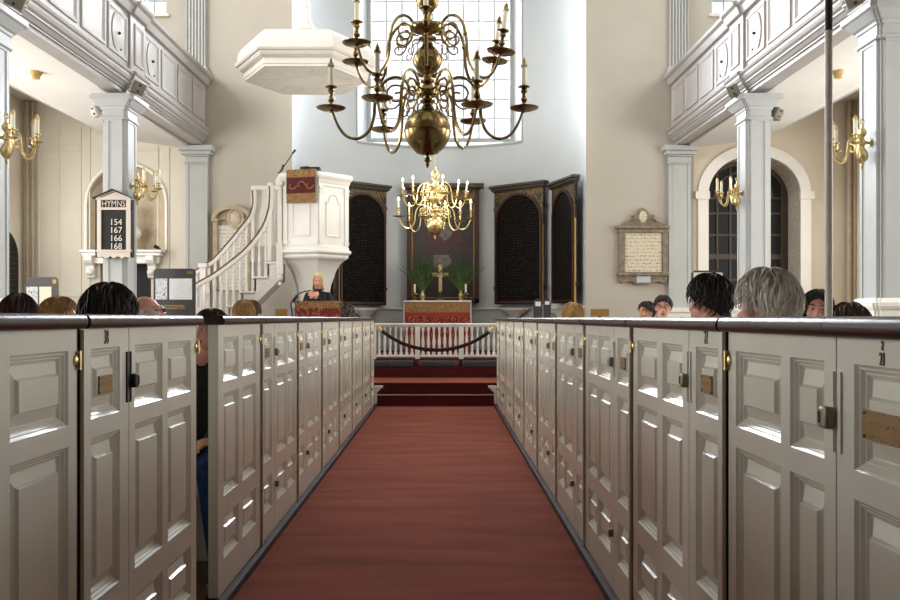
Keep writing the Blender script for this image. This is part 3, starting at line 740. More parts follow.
# ------------------------------------------------------------------ altar and what stands on it
AY = 17.7
xa0, xa1 = ax(404.5, AY), ax(470.5, AY); zt = az(300.5, AY)
t = thing('altar_table', 'altar dressed in a red and gold frontal and white linen', 'altar', ((xa0 + xa1) / 2, AY, .621)); hw = (xa1 - xa0) / 2; hh = zt - .621
MB().box(-hw + .03, hw - .03, .02, .72, 0, hh - .03).build('body', 'black', t, smooth=False)
MB().box(-hw - .02, hw + .02, -.02, .76, hh - .03, hh).build('linen_cloth', 'linen', t, bevel=.008)
for sx in (-1, 1): MB().box(sx * (hw + .002), sx * (hw + .018), -.0, .74, hh - .62, hh - .03).build('cloth_end', 'linen', t, smooth=False)
MB().box(-hw, hw, .0, .018, 0.02, hh - .32).build('frontal', 'redcloth', t, smooth=False)
MB().box(-hw, hw, -.006, .012, hh - .24, hh - .032).build('gold_band', 'goldcloth', t, smooth=False)
MB().box(-hw, hw, -.004, .014, hh - .32, hh - .24).build('red_band', 'redstripe', t, smooth=False)
def candlestick(x, label):
    t = thing('candlestick', label, 'candlestick', (x, AY + .12, zt + .001))
    MB().lathe([(.07, 0), (.07, .012), (.03, .03), (.014, .05), (.02, .07), (.012, .1), (.03, .12), (.1, .135), (.1, .142), (.02, .145), (.02, .16), (.02, .17)], n=16).build('holder', 'brassold', t)
    MB().lathe([(.02, .165), (.02, .33), (.006, .335)], n=12).build('candle', 'candle', t)
    MB().lathe([(.004, .333), (.009, .345), (.002, .37)], n=8).build('wick', 'gold', t)
candlestick(ax(414.5, AY), 'brass candlestick with a white candle at the left end of the altar')
candlestick(ax(466, AY), 'brass candlestick with a white candle at the right end of the altar')
cx = ax(440.3, AY)
t = thing('altar_cross', 'gilded cross on a small base in the middle of the altar', 'cross', (cx, AY + .35, zt + .001))
u = (AY + .35) / F
MB().box(-.09, .09, -.06, .06, 0, .03).box(-.06, .06, -.04, .04, .03, .07).box(-.012, .012, -.01, .01, .07, 9 * u).build('base', 'brassold', t, bevel=.005)
m2 = MB().box(-1.8 * u, 1.8 * u, -.02, .02, 9 * u, 36 * u); m2.box(-8.2 * u, 8.2 * u, -.019, .019, 24 * u, 28 * u)
m2.build('cross', 'brass', t, bevel=.008)
def palm(x, label, seed):
    random.seed(seed)
    t = thing('palm_vase', label, 'vase', (x, AY + .3, zt + .001))
    MB().lathe([(.05, 0), (.05, .015), (.03, .03), (.05, .07), (.06, .11), (.03, .17), (.035, .2), (.05, .215), (.045, .215), (.02, .16)], n=16).build('vase', 'brass', t)
    m2 = MB()
    for i in range(150):
        an = max(-.55, min(.55, random.gauss(0, .26))); el = random.uniform(-.2, .3); L = random.uniform(.5, .82) * (1 - .25 * abs(an)); 
        p = Vector((random.uniform(-.02, .02), random.uniform(-.02, .02), .18)); pts = []
        for k in range(6):
            q = k / 5
            pts.append(p + Vector((math.sin(an) * L * q * (1 + .5 * q), el * L * q * .6, math.cos(an) * L * q - .22 * abs(an) * L * q * q)))
        w = .012
        vs = []
        for k, c in enumerate(pts):
            ww = w * (1 - .85 * (k / 5)) ; sd = Vector((math.cos(an), .3, -math.sin(an))).normalized() * ww
            vs += [c - sd, c + Vector((0, -.003, 0)), c + sd]
        fs = []
        for k in range(5):
            for j in (0, 1): fs.append((k * 3 + j, k * 3 + j + 1, k * 3 + j + 4, k * 3 + j + 3))
        m2.add(vs, fs)
    m2.build('palm_fronds', 'leaf', t)
palm(ax(422.5, AY + .3), 'brass vase of green palm fronds left of the altar cross', 3)
palm(ax(461, AY + .3), 'brass vase of green palm fronds right of the altar cross', 5)

# ------------------------------------------------------------------ tablets and painting in the apse
def place(o, th, gap=.06):
    p = apse(th, AR - gap); o.location = (p[0], p[1], 0); o.rotation_euler = (0, 0, -th)
def tablet(th, w, z0, z1, label):
    t = thing('wall_tablet', label, 'tablet'); place(t, th, .16 + (w / 2) ** 2 / (2 * AR)); h = w / 2; c = z1 - .14
    zs = c - .02 - h * .82 - .12                               # spring of the arch
    MB().box(-h, h, -.02, .03, z0, c).build('board', 'black', t, smooth=False)
    r = h - .075
    poly = [(-r, z0 + .07), (-r, zs)] + [(-r * math.cos(PI * i / 24), zs + r * math.sin(PI * i / 24)) for i in range(1, 24)] + [(r, zs), (r, z0 + .07)]
    MB().prism(poly, lambda a, b, q: (a, q, b), -.028, -.02).build('text_field', 'tablet', t, smooth=False)
    m2 = MB(); arch_ring(m2, 0, r, r + .05, zs, 1, -.06, -.018, z0=z0 + .03); m2.box(-r - .05, r + .05, -.06, -.018, z0 + .02, z0 + .07); m2.build('moulding', 'tabred', t)
    m2 = MB(); arch_fill(m2, 0, r + .05, zs, 1., c, -.04, -.015); 
    for s in (-1, 1): m2.box(s * (r + .052), s * (h + .0), -.04, -.015, zs - .06, c)
    m2.build('carved_spandrel', 'tabgold', t, smooth=False)
    for s in (-1, 1): MB().box(s * (h - .018), s * (h + .001), -.035, .0, z0, zs - .08).build('gilt_edge', 'gold', t, smooth=False)
    m2 = MB().box(-h - .03, h + .03, -.07, .05, c, c + .03); m2.box(-h - .06, h + .06, -.1, .05, c + .03, c + .08); m2.box(-h - .09, h + .09, -.13, .05, c + .08, z1); m2.build('cornice', 'olive', t, smooth=False, bevel=.012)
    for s in (-1, 1):
        for z in (z0 + .35, c - .35): MB().box(s * h, s * (h + .05), .0, .04, z - .035, z + .035).build('hinge', 'iron', t, smooth=False)
    return t
tablet(math.radians(-39.8), 1.2, 1.58, 4.14, 'dark arched wall tablet between the pulpit and the altar painting')
tablet(math.radians(41.4), 1.26, 1.6, 4.12, 'dark arched wall tablet to the right of the altar painting')
tablet(math.radians(74.5), 1.1, 1.6, 4.02, 'dark arched wall tablet at the right end of the apse')
tablet(math.radians(-70.), 1.12, 1.56, 4.2, 'dark arched wall tablet almost hidden behind the pulpit')
# painting: plain dark picture of a red-robed figure
t = thing('altar_painting', 'tall dark painting of a red robed figure above the altar', 'painting'); place(t, 0, .3)
PYw = DE + .02 + AR - .3; u = PYw / F
h = 36 * u; z0 = az(303, PYw); z1 = az(184, PYw); xo = ax(443, PYw) - AC[0]
t.location.x = 0
px = ax(443, PYw)
MB().box(-h, h, -.02, .06, z0, z1 - .13).build('backing', 'black', t, smooth=False)
m2 = MB()
for a, b, c, d in ((-h, h, z0, z0 + .09), (-h, -h + .09, z0, z1 - .13), (h - .09, h, z0, z1 - .13)): m2.box(a, b, -.06, -.015, c, d)
m2.build('frame', 'tabred', t, bevel=.008)
m2 = MB()
for a, b, c, d in ((-h + .1, h - .1, z0 + .1, z0 + .125), (-h + .1, -h + .125, z0 + .1, z1 - .4), (h - .125, h - .1, z0 + .1, z1 - .4), (-h + .1, h - .1, z1 - .42, z1 - .395)): m2.box(a, b, -.045, -.015, c, d)
m2.build('gilt_slip', 'gold', t, smooth=False)
MB().box(-h, h, -.05, -.0, z1 - .36, z1 - .13).build('carved_frieze', 'tabgold', t, smooth=False)
m2 = MB().box(-h - .03, h + .03, -.08, .06, z1 - .13, z1 - .1); m2.box(-h - .1, h + .1, -.14, .06, z1 - .1, z1); m2.build('cornice', 'olive', t, bevel=.012)
def flat(name, pts, m, q): 
    return MB().prism(pts, lambda a, b, w: (a, w, b), q, q + .006).build(name, m, t, smooth=False)
M['oilbrown'] = mat('oil_dark', srgb(44, 36, 30), .45, col2=srgb(24, 20, 18), scale=2.5)
M['oilred'] = mat('oil_red', srgb(72, 28, 25), .5, col2=srgb(40, 16, 15), scale=9)
M['oilwhite'] = mat('oil_white', srgb(112, 104, 92), .5, col2=srgb(66, 60, 53), scale=9)
M['oilskin'] = mat('oil_skin', srgb(128, 92, 68), .45)
flat('canvas', [(-h + .12, z0 + .12), (h - .12, z0 + .12), (h - .12, z1 - .41), (-h + .12, z1 - .41)], 'oilbrown', -.03)
R_ = lambda x, y: ((x - 443) * u, EYE + (VY - y) * u)
flat('robe', [R_(428, 252), R_(424, 236), R_(429, 226), R_(438, 221), R_(450, 222), R_(458, 228), R_(470, 252), R_(464, 256), R_(452, 248), R_(440, 254)], 'oilred', -.036)
flat('shoulder_cloth', [R_(438, 233), R_(436, 226), R_(442, 221), R_(451, 223), R_(454, 230), R_(450, 238), R_(444, 241)], 'oilwhite', -.04)
flat('face', [R_(440 + 4 * math.cos(i * PI / 8), 215 + 5.5 * math.sin(i * PI / 8)) for i in range(16)], 'oilskin', -.04)
flat('table_cloth', [R_(433, 255), R_(449, 255), R_(452, 262), R_(446, 268), R_(434, 268)], 'oilwhite', -.036)
# wall brackets below two tablets
for th, l in ((math.radians(-37), 'small white wall bracket under the tablet left of the altar painting'), (math.radians(37.3), 'small white wall bracket under the tablet right of the altar painting')):
    m2 = MB()
    ls = []
    for r, z in ((.03, 1.2), (.08, 1.3), (.16, 1.38), (.28, 1.45), (.34, 1.49), (.34, 1.51)): ls.append([(r * math.cos(PI + PI * i / 14), r * .55 * math.sin(PI + PI * i / 14), z) for i in range(15)])
    m2.loops(ls); o = m2.build('wall_bracket', 'whitewarm'); place(o, th, .12); tag(o, l, 'bracket', None, 'thing')
# ------------------------------------------------------------------ pulpit
PY = 15.0; pxc = ax(313.5, PY); PR = .62; PH0 = math.radians(16)
def hexpts(r, ph=PH0): return [(r * math.sin(ph + k * PI / 3), -r * math.cos(ph + k * PI / 3)) for k in range(6)]
def hexloops(prof, ph=PH0): return [[(x, y, z) for x, y in hexpts(r, ph)] for r, z in prof]
zf = az(257, PY); ztop = az(177.5, PY)
t = thing('pulpit', 'white hexagonal wine-glass pulpit on a slender stem', 'pulpit', (pxc, PY, 0))
m2 = MB(); m2.loops(hexloops([(.3, .624), (.31, .64), (.29, .68), (.28, .72), (.255, .8), (.25, 1.3), (.27, 1.6), (.32, 1.86), (.41, 2.1), (.48, 2.21), (.53, 2.26)]))
m2.build('stem', 'white', t, angle=25)
m2 = MB(); m2.loops(hexloops([(.53, 2.255), (.56, 2.28), (.61, 2.3), (.635, 2.33), (.635, 2.36), (.66, 2.38), (.685, 2.4), (.685, 2.43), (.645, 2.45), (.645, 2.48), (.63, 2.51), (.62, 2.53)]))
m2.build('base_moulding', 'white', t, angle=20)
m2 = MB()
A, B = 2.52, ztop - .22
m2.loops(hexloops([(.62, A), (.62, B)])); m2.build('body', 'white', t, smooth=False)
hp = hexpts(.62)
for k in range(6):
    p, q = Vector(hp[k]), Vector(hp[(k + 1) % 6]); e = (q - p).normalized(); nrm = Vector((e.y, -e.x)); L = (q - p).length
    if nrm.dot(p) < 0: nrm = -nrm
    def pt(u, v, w): r = p + e * u + nrm * w; return (r.x, r.y, v)
    m2 = MB()
    for u0, u1 in ((.0, .07), (L - .07, L)): m2.prism([(u0, A), (u1, A), (u1, B), (u0, B)], pt, 0, .02)
    for v, w in ((A + .03, .03), (B - .12, .03), (B - .06, .04)): m2.prism([(0, v), (.085, v), (.085, v + .03), (0, v + .03)], pt, 0, w); m2.prism([(L - .085, v), (L, v), (L, v + .03), (L - .085, v + .03)], pt, 0, w)
    m2.build('corner_pilaster', 'white', t, smooth=False)
    m2 = MB(); a, b = .15, L - .15
    prof = [(0, 0), (0, .012), (.012, .016), (.024, .004), (.04, .001)]
    def outline(d):
        c = (a + b) / 2; r = .1
        P = [(a + d, A + .14 + d), (b - d, A + .14 + d), (b - d, B - .26 - d), (c + r - d * .5, B - .24 - d)] + [(c + (r - d) * math.cos(PI * i / 8), B - .22 + (r - d) * math.sin(PI * i / 8)) for i in range(1, 8)] + [(c - r + d * .5, B - .24 - d), (a + d, B - .26 - d)]
        return P
    m2.loops([[pt(u, v, w) for u, v in outline(d)] for d, w in prof], True, False)
    m2.build('arched_panel', 'white', t, smooth=False)
m2 = MB(); m2.loops(hexloops([(.62, ztop - .23), (.642, ztop - .22), (.642, ztop - .18), (.655, ztop - .16), (.67, ztop - .12), (.7, ztop - .09), (.715, ztop - .065), (.715, ztop - .03), (.69, ztop), (.64, ztop), (.55, ztop - .02)]))
m2.build('cornice', 'white', t, angle=20)
m2 = MB(); m2.loops([[(.15 + .9 * (x - .1), y, ztop - .002 + z) for x, y in hexpts(.45)] for z in (0, .03, .05)]); 
# cloth hanging over the desk, a book and the microphone
p, q = Vector(hexpts(.72)[5]), Vector(hexpts(.72)[0]); e = (q - p).normalized(); nrm = Vector((-e.y, e.x)); nrm = nrm if nrm.dot(p) > 0 else -nrm
L = (q - p).length; u0 = .15; u1 = u0 + .51
t2 = thing('pulpit_fall', 'red and gold cloth fall hanging from the pulpit desk', 'cloth', (pxc, PY, 0))
zc_ = ztop + .032
def pt(u, v, w): r = p + e * u + nrm * w; return (r.x, r.y, v)
m2 = MB().prism([(u0, ztop - .52), (u1, ztop - .52), (u1, zc_), (u0, zc_)], pt, .015, .028); m2.build('gold_ground', 'goldcloth', t2, smooth=False)
MB().prism([(u0, ztop - .36), (u1, ztop - .36), (u1, ztop - .1), (u0, ztop - .1)], pt, .0285, .032).build('red_panel', 'darkred', t2, smooth=False)
sc = MB()
for k in range(3):                                             # embroidered curls
    cu = u0 + .1 + k * .15; s_ = 1 if k % 2 else -1; P = []
    for i in range(22):
        a = i / 21 * 4.2; r = .075 * (1 - i / 30); P.append(pt(cu + r * math.cos(a) * 1.1, ztop - .23 + s_ * r * math.sin(a), .033))
    sc.tube(P, .011, 6)
sc.build('embroidery', 'goldcloth', t2)
m2 = MB(); m2.loops([[(p + e * (u0 + a) - nrm * b).to_tuple() + (zz,) for a, b in ((0, -.03), (.5, -.03), (.5, .3), (0, .3))] for zz in (ztop + .004, ztop + .032)]); m2.build('desk_cover', 'goldcloth', t2, smooth=False)
c = p + e * (u0 + .4) - nrm * .12
tag(MB().box(-.13, .13, -.09, .09, 0, .04).build('book', 'black', None, smooth=False, loc=(pxc + c.x, PY + c.y, ztop + .034)), 'dark book lying on the pulpit desk', 'book', None, 'thing')
c = p + e * .0 - nrm * .07
b0 = Vector((pxc + c.x, PY + c.y, ztop + .001))
m2 = MB().lathe([(.05, 0), (.05, .012), (.015, .02), (.012, .05)], b0, 12); m2.tube(smoothpath([b0 + Vector((0, 0, .04)), b0 + Vector((.05, 0, .1)), b0 + Vector((.14, -.02, .22)), b0 + Vector((.22, -.04, .33))]), .009, 8); m2.tube([b0 + Vector((.21, -.04, .32)), b0 + Vector((.26, -.05, .38))], [.016, .02], 10)
m2.tube([b0 + Vector((.02, 0, .04)), b0 + Vector((.05, 0, .14))], .02, 8)
o = m2.build('microphone', 'mic'); tag(o, 'black gooseneck microphone on the pulpit edge', 'microphone', None, 'thing')

# sounding board hanging above
SY = 14.9; sx = ax(306, SY); s = 1.045; zs_ = az(81.3, SY)
t = thing('sounding_board', 'white hexagonal sounding board hanging above the pulpit on a rod', 'canopy', (sx, SY, zs_))
H6 = lambda r: [(r * math.cos(k * PI / 3), r * math.sin(k * PI / 3)) for k in range(6)]
def hl(prof): return [[(x, y, z) for x, y in H6(r)] for r, z in prof]
m2 = MB(); m2.loops(hl([(s, 0), (s, .04), (s + .015, .045), (s + .015, .13), (s + .04, .14), (s + .09, .17), (s + .115, .205), (s + .115, .225), (s + .15, .235), (s + .17, .265), (s + .17, .29), (s + .12, .295)])); m2.build('cornice', 'whitewarm', t, angle=20)
m2 = MB(); m2.loops(hl([(s + .12, .295), (s + .125, .38), (s + .11, .46), (s + .07, .53), (s + .0, .585), (s - .1, .62), (s - .25, .64), (.3, .7), (.15, .84)])); m2.build('dome', 'whitewarm', t, angle=28)
m2 = MB()
for k in range(6):                                             # raised fret on the underside
    a = H6(s - .09); b = H6(.36)
    for r0, r1 in ((s - .16, s - .13),):
        P = H6(r0); Q = H6(r1); i, j = k, (k + 1) % 6
        w = .22
        A_ = [Vector(P[i]).lerp(Vector(P[j]), w), Vector(P[i]).lerp(Vector(P[j]), 1 - w), Vector(Q[i]).lerp(Vector(Q[j]), 1 - w), Vector(Q[i]).lerp(Vector(Q[j]), w)]
        m2.loops([[(v.x, v.y, z) for v in A_] for z in (-.01, .005)])
    P = H6(.36); Q = H6(.33); i, j = k, (k + 1) % 6
    A_ = [Vector(P[i]), Vector(P[j]), Vector(Q[j]), Vector(Q[i])]
    m2.loops([[(v.x, v.y, z) for v in A_] for z in (-.01, .005)])
    d = Vector(P[i]).normalized(); n_ = Vector((-d.y, d.x))
    for off in (-.13, .13):
        f0 = d * .44 + n_ * off; f1 = d * (s - .24) + n_ * off
        A_ = [f0 - n_ * .014, f1 - n_ * .014, f1 + n_ * .014, f0 + n_ * .014]
        m2.loops([[(v.x, v.y, z) for v in A_] for z in (-.01, .005)])
m2.build('underside_fret', 'whitewarm', t, smooth=False)
MB().lathe([(.2, .84), (.13, .93), (.08, 1.02), (.06, 1.1), (.055, 1.24), (.075, 1.26), (.075, 1.3), (.05, 1.32), (.045, ZT - zs_ - .003)], n=16).build('hanging_rod', 'whitewarm', t)

# ------------------------------------------------------------------ pulpit stairs
SN = 14.55; SF = 15.12
t = thing('pulpit_stairs', 'white stairs with turned balusters climbing to the pulpit', 'stairs', (0, 0, 0))
xs_ = [ax(px, SN) for px in (279, 268, 255, 242, 229, 216, 203, 190, 177)]
zz_ = [az(py, SN) for py in (246.5, 262, 276.5, 291)]
rise = (zz_[1] - zz_[3]) / 2
zz_ = [zz_[0]] + [zz_[1] - rise * k for k in range(0, 8)]
for k in range(1, len(xs_)):
    z = zz_[k]; z2 = zz_[k + 1] if k + 1 < len(zz_) else z - rise
    a, b = xs_[k], xs_[k - 1]
    if z < .34: break
    MB().box(a - .035, b, SN - .035, SF + .035, z - .035, z).build('tread', 'white', t, smooth=False, bevel=.008)
    MB().box(a, a + .02, SN, SF, max(z - rise, .33), z - .035).build('riser', 'white', t, smooth=False)
    kmax = k
MB().box(xs_[0], xs_[0] + .3, SN - .0, SF, zz_[0] - .05, zz_[0]).build('landing', 'white', t, smooth=False)
poly = []
for k in range(1, kmax + 1): poly += [(xs_[k - 1], zz_[k] - .036), (xs_[k], zz_[k] - .036)]
zl = max(zz_[kmax] - rise, .34)
poly += [(xs_[kmax], zl), (max(xs_[kmax] + .02, ax(256 - (az(303, SN) * 0 + (.36 - 0)) * 0, SN) - (az(303, SN) - zl)), zl)]
poly += [(ax(256, SN), az(303, SN)), (ax(277, SN), az(282, SN)), (xs_[0], zz_[1] - .3)]
for y in (SN, SF - .04): MB().prism(poly, lambda a, b, w: (a, w, b), y, y + .04).build('stringer', 'white', t, smooth=False)
for k in range(1, 5):                                             # scroll ornament at each step end
    c = Vector((xs_[k] + .16, SN - .004, zz_[k] - .14)); P = [c + Vector((.07 * (1 - i / 26) * math.cos(i * .42), 0, .055 * (1 - i / 26) * math.sin(i * .42))) for i in range(22)]
    MB().tube(P, .008, 6).build('scroll', 'white', t)
MB().prism([(xs_[0], zz_[1] - .3), (ax(277, SN), az(282, SN)), (ax(256, SN), az(303, SN)), (ax(243, SN), az(316, SN)), (ax(243, SN) - .05, az(316, SN) + .05), (xs_[0], zz_[1] - .22)], lambda a, b, w: (a, w, b), SN + .041, SF - .041).build('underside', 'white', t, smooth=False)
def railpts(y, pts): return smoothpath([(ax(px, y), y, az(py, y)) for px, py in pts], 6)
near = railpts(SN + .03, [(166, 309), (182, 296), (197, 284), (212, 275.5), (228, 264), (244, 251), (257, 236), (264.5, 224), (269, 210), (270.5, 195), (270, 186)])
far = railpts(SF - .03, [(186, 278), (204, 265.5), (213, 260), (228, 244), (241, 228), (250, 216), (253.5, 203), (253, 190)])
for nm, P in (('handrail', near), ('handrail', far)):
    m2 = MB(); pr = [(-.035, -.06), (.035, -.06), (.04, -.02), (.03, .0), (-.03, .0), (-.04, -.02)]
    ls = []
    for i, p_ in enumerate(P):
        tg = (P[min(i + 1, len(P) - 1)] - P[max(i - 1, 0)]).normalized(); up = Vector((-tg.z, 0, tg.x)); up = up if up.z > -.2 and (up.z > 0 or up.x < 0) else -up
        ls.append([p_ + Vector((0, a, 0)) + up * b for a, b in pr])
    m2.loops(ls); h_ = m2.build(nm, 'white', t)
    m2 = MB(); pr = [(-.04, .0), (.04, .0), (.038, .016), (.02, .028), (-.02, .028), (-.038, .016)]
    ls = []
    for i, p_ in enumerate(P):
        tg = (P[min(i + 1, len(P) - 1)] - P[max(i - 1, 0)]).normalized(); up = Vector((-tg.z, 0, tg.x)); up = up if up.z > -.2 and (up.z > 0 or up.x < 0) else -up
        ls.append([p_ + Vector((0, a, 0)) + up * b for a, b in pr])
    m2.loops(ls); m2.build('rail_capping', 'rail', h_)
def rail_z(P, x):
    for a, b in zip(P, P[1:]):
        if min(a.x, b.x) <= x <= max(a.x, b.x) and abs(a.x - b.x) > 1e-6: return a.z + (b.z - a.z) * (x - a.x) / (b.x - a.x)
    return None
for y, P in ((SN + .03, near), (SF - .03, far)):
    for k in range(1, kmax + 1):
        for f in (.3, .8):
            x = xs_[k] + f * (xs_[k - 1] - xs_[k]); z1 = rail_z(P, x)
            if z1 is None: continue
            z0 = zz_[k]; hgt = z1 - .06 - z0
            if hgt < .3: continue
            r = .026
            m2 = MB().box(x - .022, x + .022, y - .022, y + .022, z0, z0 + hgt * .24); m2.box(x - .02, x + .02, y - .02, y + .02, z0 + hgt * .86, z0 + hgt + .03)
            m2.lathe([(.016, hgt * .24), (.024, hgt * .27), (.014, hgt * .3), (.022, hgt * .42), (.02, hgt * .5), (.013, hgt * .62), (.013, hgt * .78), (.022, hgt * .82), (.015, hgt * .86)], (x, y, z0), 8)
            m2.build('baluster', 'white', t)
# posts at head and foot
m2 = MB(); x = ax(280, SN); m2.box(x - .05, x + .05, SN - .05, SN + .05, az(274, SN), az(243, SN)); m2.box(x - .035, x + .035, SN - .035, SN + .035, az(243, SN), az(186, SN)); m2.box(x - .055, x + .055, SN - .055, SN + .055, az(186, SN), az(181, SN)); m2.lathe([(.04, az(280, SN)), (.05, az(277, SN)), (.03, az(274, SN))], (x, SN, 0), 10); m2.ball((x, SN, az(284, SN)), .035, 10)
m2.build('newel_post', 'white', t, bevel=.004)
for px, y, a, b in ((271, SF, 183, 246), (253, SF - .03, 186, 262), (269.5, SN + .03, 183, 261)):
    x = ax(px, y); m2 = MB().box(x - .03, x + .03, y - .03, y + .03, az(b, y), az(a, y)); m2.build('newel_post', 'white', t, bevel=.004)
MB().box(ax(253, SF), ax(282, SF), SF - .05, SF + .0, az(190, SF), az(186, SF)).build('landing_rail', 'white', t, smooth=False)
MB().box(ax(255, SF), ax(275, SF), SF + .0, SF + .03, az(246, SF), az(190, SF)).build('landing_panel', 'white', t, smooth=False)
x = ax(204, SF); m2 = MB().box(x - .05, x + .05, SF - .08, SF + .02, zz_[kmax - 2] + .0, az(268, SF)); m2.box(x - .075, x + .075, SF - .105, SF + .045, az(268, SF), az(263.5, SF)); m2.build('newel_post', 'white', t, bevel=.005)
x = ax(172, SN); m2 = MB().box(x - .05, x + .05, SN - .02, SN + .08, .34, az(303, SN)); m2.box(x - .07, x + .07, SN - .04, SN + .1, az(303, SN), az(299, SN)); m2.build('newel_post', 'white', t, bevel=.005)

# ------------------------------------------------------------------ lectern
LY = 13.45; lx = ax(317.5, LY); lz = az(301, LY)
t = thing('lectern', 'wooden lectern dressed in a red and gold embroidered frontal', 'lectern', (lx, LY, .337))
hh = lz - .337; w = .335
MB().box(-w, w, .02, .26, 0, hh - .04).build('body', 'rail', t, smooth=False, bevel=.006)
m2 = MB().box(-w - .02, w + .02, -.03, .3, hh - .04, hh - .012); m2.build('desk_top', 'rail', t, smooth=False, bevel=.006)
MB().box(-w - .005, w + .005, -.045, .2, hh - .012, hh + .0).build('gold_cloth', 'goldcloth', t, smooth=False)
MB().box(-w - .005, w + .005, -.045, -.033, hh - .11, hh - .0121).build('gold_band', 'goldcloth', t, smooth=False)
MB().box(-w - .005, w + .005, -.042, -.032, hh - .5, hh - .112).build('red_frontal', 'redcloth', t, smooth=False)
b0 = Vector((ax(292, LY - .1), LY - .1, .337))
m2 = MB().lathe([(.13, 0), (.13, .02), (.02, .04), (.013, .06), (.013, az(310, LY) - .337)], b0, 14)
m2.tube(smoothpath([b0 + Vector((0, 0, az(311, LY) - .337)), at(291, 304, LY - .1), at(296, 296, LY - .1), at(303, 292, LY), at(311, 290.5, LY + .08)]), .011, 8); m2.tube([at(293, 302, LY - .1), at(297, 295.5, LY - .1)], .024, 10)
tag(m2.build('microphone_stand', 'mic'), 'black gooseneck microphone stand beside the lectern', 'microphone', None, 'thing')
# a dark chair with gold pattern right of the lectern
t = thing('chair', 'dark blue chair with gold pattern beside the lectern', 'chair', (ax(342, 14.05), 14.05, .337))
m2 = MB(); poly = [(-.18, .35), (-.18, 1.1)] + [(-.18 * math.cos(PI * i / 10), 1.1 + .12 * math.sin(PI * i / 10)) for i in range(1, 10)] + [(.18, 1.1), (.18, .35)]
m2.prism(poly, lambda a, b, w: (a, w, b), .2, .25); M['chairblue'] = pattern_mat('blue_damask', srgb(34, 48, 62), srgb(150, 132, 62), 'scroll', 7, (1, 1, 1), .8, .72)
m2.build('backrest', 'chairblue', t); MB().box(-.2, .2, -.2, .2, .4, .46).build('seat', 'chairblue', t, bevel=.02)
for a in (-.17, .17):
    for b in (-.17, .17): MB().box(a - .02, a + .02, b - .02, b + .02, 0, .4).build('leg', 'rail', t, smooth=False)
# brass plaques on the front of the platform desks
for px0, px1, y, l in ((275.5, 287.5, 13.6, 'small brass plaque on a post left of the lectern'), (590.5, 609, 13.6, 'brass plaque on a post at the right side of the steps')):
    x0, x1 = ax(px0, y), ax(px1, y); za, zb_ = az(316.5, y), az(309, y)
    t = thing('brass_plaque', l, 'plaque', ((x0 + x1) / 2, y, .337)); h = (x1 - x0) / 2
    MB().box(-h, h, -.012, 0, za - .337, zb_ - .337).build('plate', 'plate', t, smooth=False)
    MB().box(-.025, .025, .0, .03, .02, zb_ - .35).box(-.14, .14, -.1, .14, 0, .02).build('stand', 'iron', t, smooth=False)

# ------------------------------------------------------------------ chandeliers
ARM = [(.27, .1), (.22, .15), (.2, .22), (.225, .285), (.29, .325), (.37, .325), (.45, .275), (.515, .177), (.545, .05), (.555, -.08), (.59, -.2), (.66, -.28), (.75, -.31), (.85, -.275), (.93, -.17), (.98, -.05), (1., -.005)]
def chandelier_arm(parent, R, ang, sag=0., zh=0., k=1., tilt=0.):
    """one scrolled arm with drip pan, socket, candle; local frame: x outward"""
    mr = Matrix.Rotation(ang, 4, 'Z')
    m2 = MB(); q = R * 1.0
    P = smoothpath([(r * R, 0, zh + z * .768 * k + sag * max(0, (r - .5) / .5)) for r, z in ARM], 4)
    n = len(P); m2.tube(P, [.0105 * k + .003 * k * math.sin(i / n * PI) for i in range(n)], 8)
    sc = lambda pts, r: m2.tube(smoothpath([(a * R, 0, zh + b * .768 * k) for a, b in pts], 4), r * k, 6)
    sc([(.27, .1), (.31, .03), (.37, .0), (.43, .02), (.44, .07), (.4, .09), (.385, .05)], .007)
    sc([(.05, .19), (.12, .185), (.2, .2), (.28, .24), (.37, .24), (.42, .17), (.39, .1), (.31, .08), (.26, .12), (.29, .17), (.34, .16)], .009)
    sc([(.05, .17), (.11, .1), (.18, .09), (.22, .04), (.2, -.03), (.24, -.08), (.28, -.05), (.26, -.01)], .006)
    for r, z in ((.53, .1), (.2, .22)): m2.ball((r * R, 0, zh + z * .768 * k), .019 * k, 10)
    m2.xf(mr); a = m2.build('arm', 'brassold', parent)
    e = mr @ Vector((R, 0, zh + sag)); tl = Matrix.Translation(e) @ Matrix.Rotation(tilt, 4, 'Y')
    pr = [(.012, -.03), (.016, -.018), (.03, -.012), (.075, -.01), (.112, .004), (.118, .012), (.112, .012), (.075, .0), (.03, -.002), (.012, .002)]
    MB().lathe([(r * k, z * k) for r, z in pr], n=24).xf(tl).build('drip_pan', 'brassold', a)
    pr = [(.01, 0), (.018, .01), (.022, .024), (.014, .034), (.012, .048), (.022, .06), (.028, .075), (.024, .088), (.015, .1), (.016, .12), (.026, .135), (.026, .15), (.018, .16), (.024, .166), (.048, .174), (.05, .18), (.022, .18)]
    MB().lathe([(r * k, z * k) for r, z in pr], n=14).xf(tl).build('candle_socket', 'brassold', a)
    c = MB().lathe([(.02 * k, .18 * k), (.0195 * k, .345 * k), (.006 * k, .35 * k)], n=12).xf(tl).build('candle', 'candle', a)
    MB().lathe([(.0265 * k, .335 * k), (.0265 * k, .347 * k), (.02 * k, .372 * k), (.012 * k, .392 * k), (.005 * k, .4 * k), (.006 * k, .408 * k), (.001, .412 * k)], n=12).xf(tl).build('candle_tip', 'brassold', a)
    return a
CY = 7.0; u = CY / F
cx, cz_ = ax(427.5, CY), az(131, CY)
t = thing('chandelier', 'large two-tier brass chandelier hanging in front of the apse window', 'chandelier', (cx, CY, cz_))
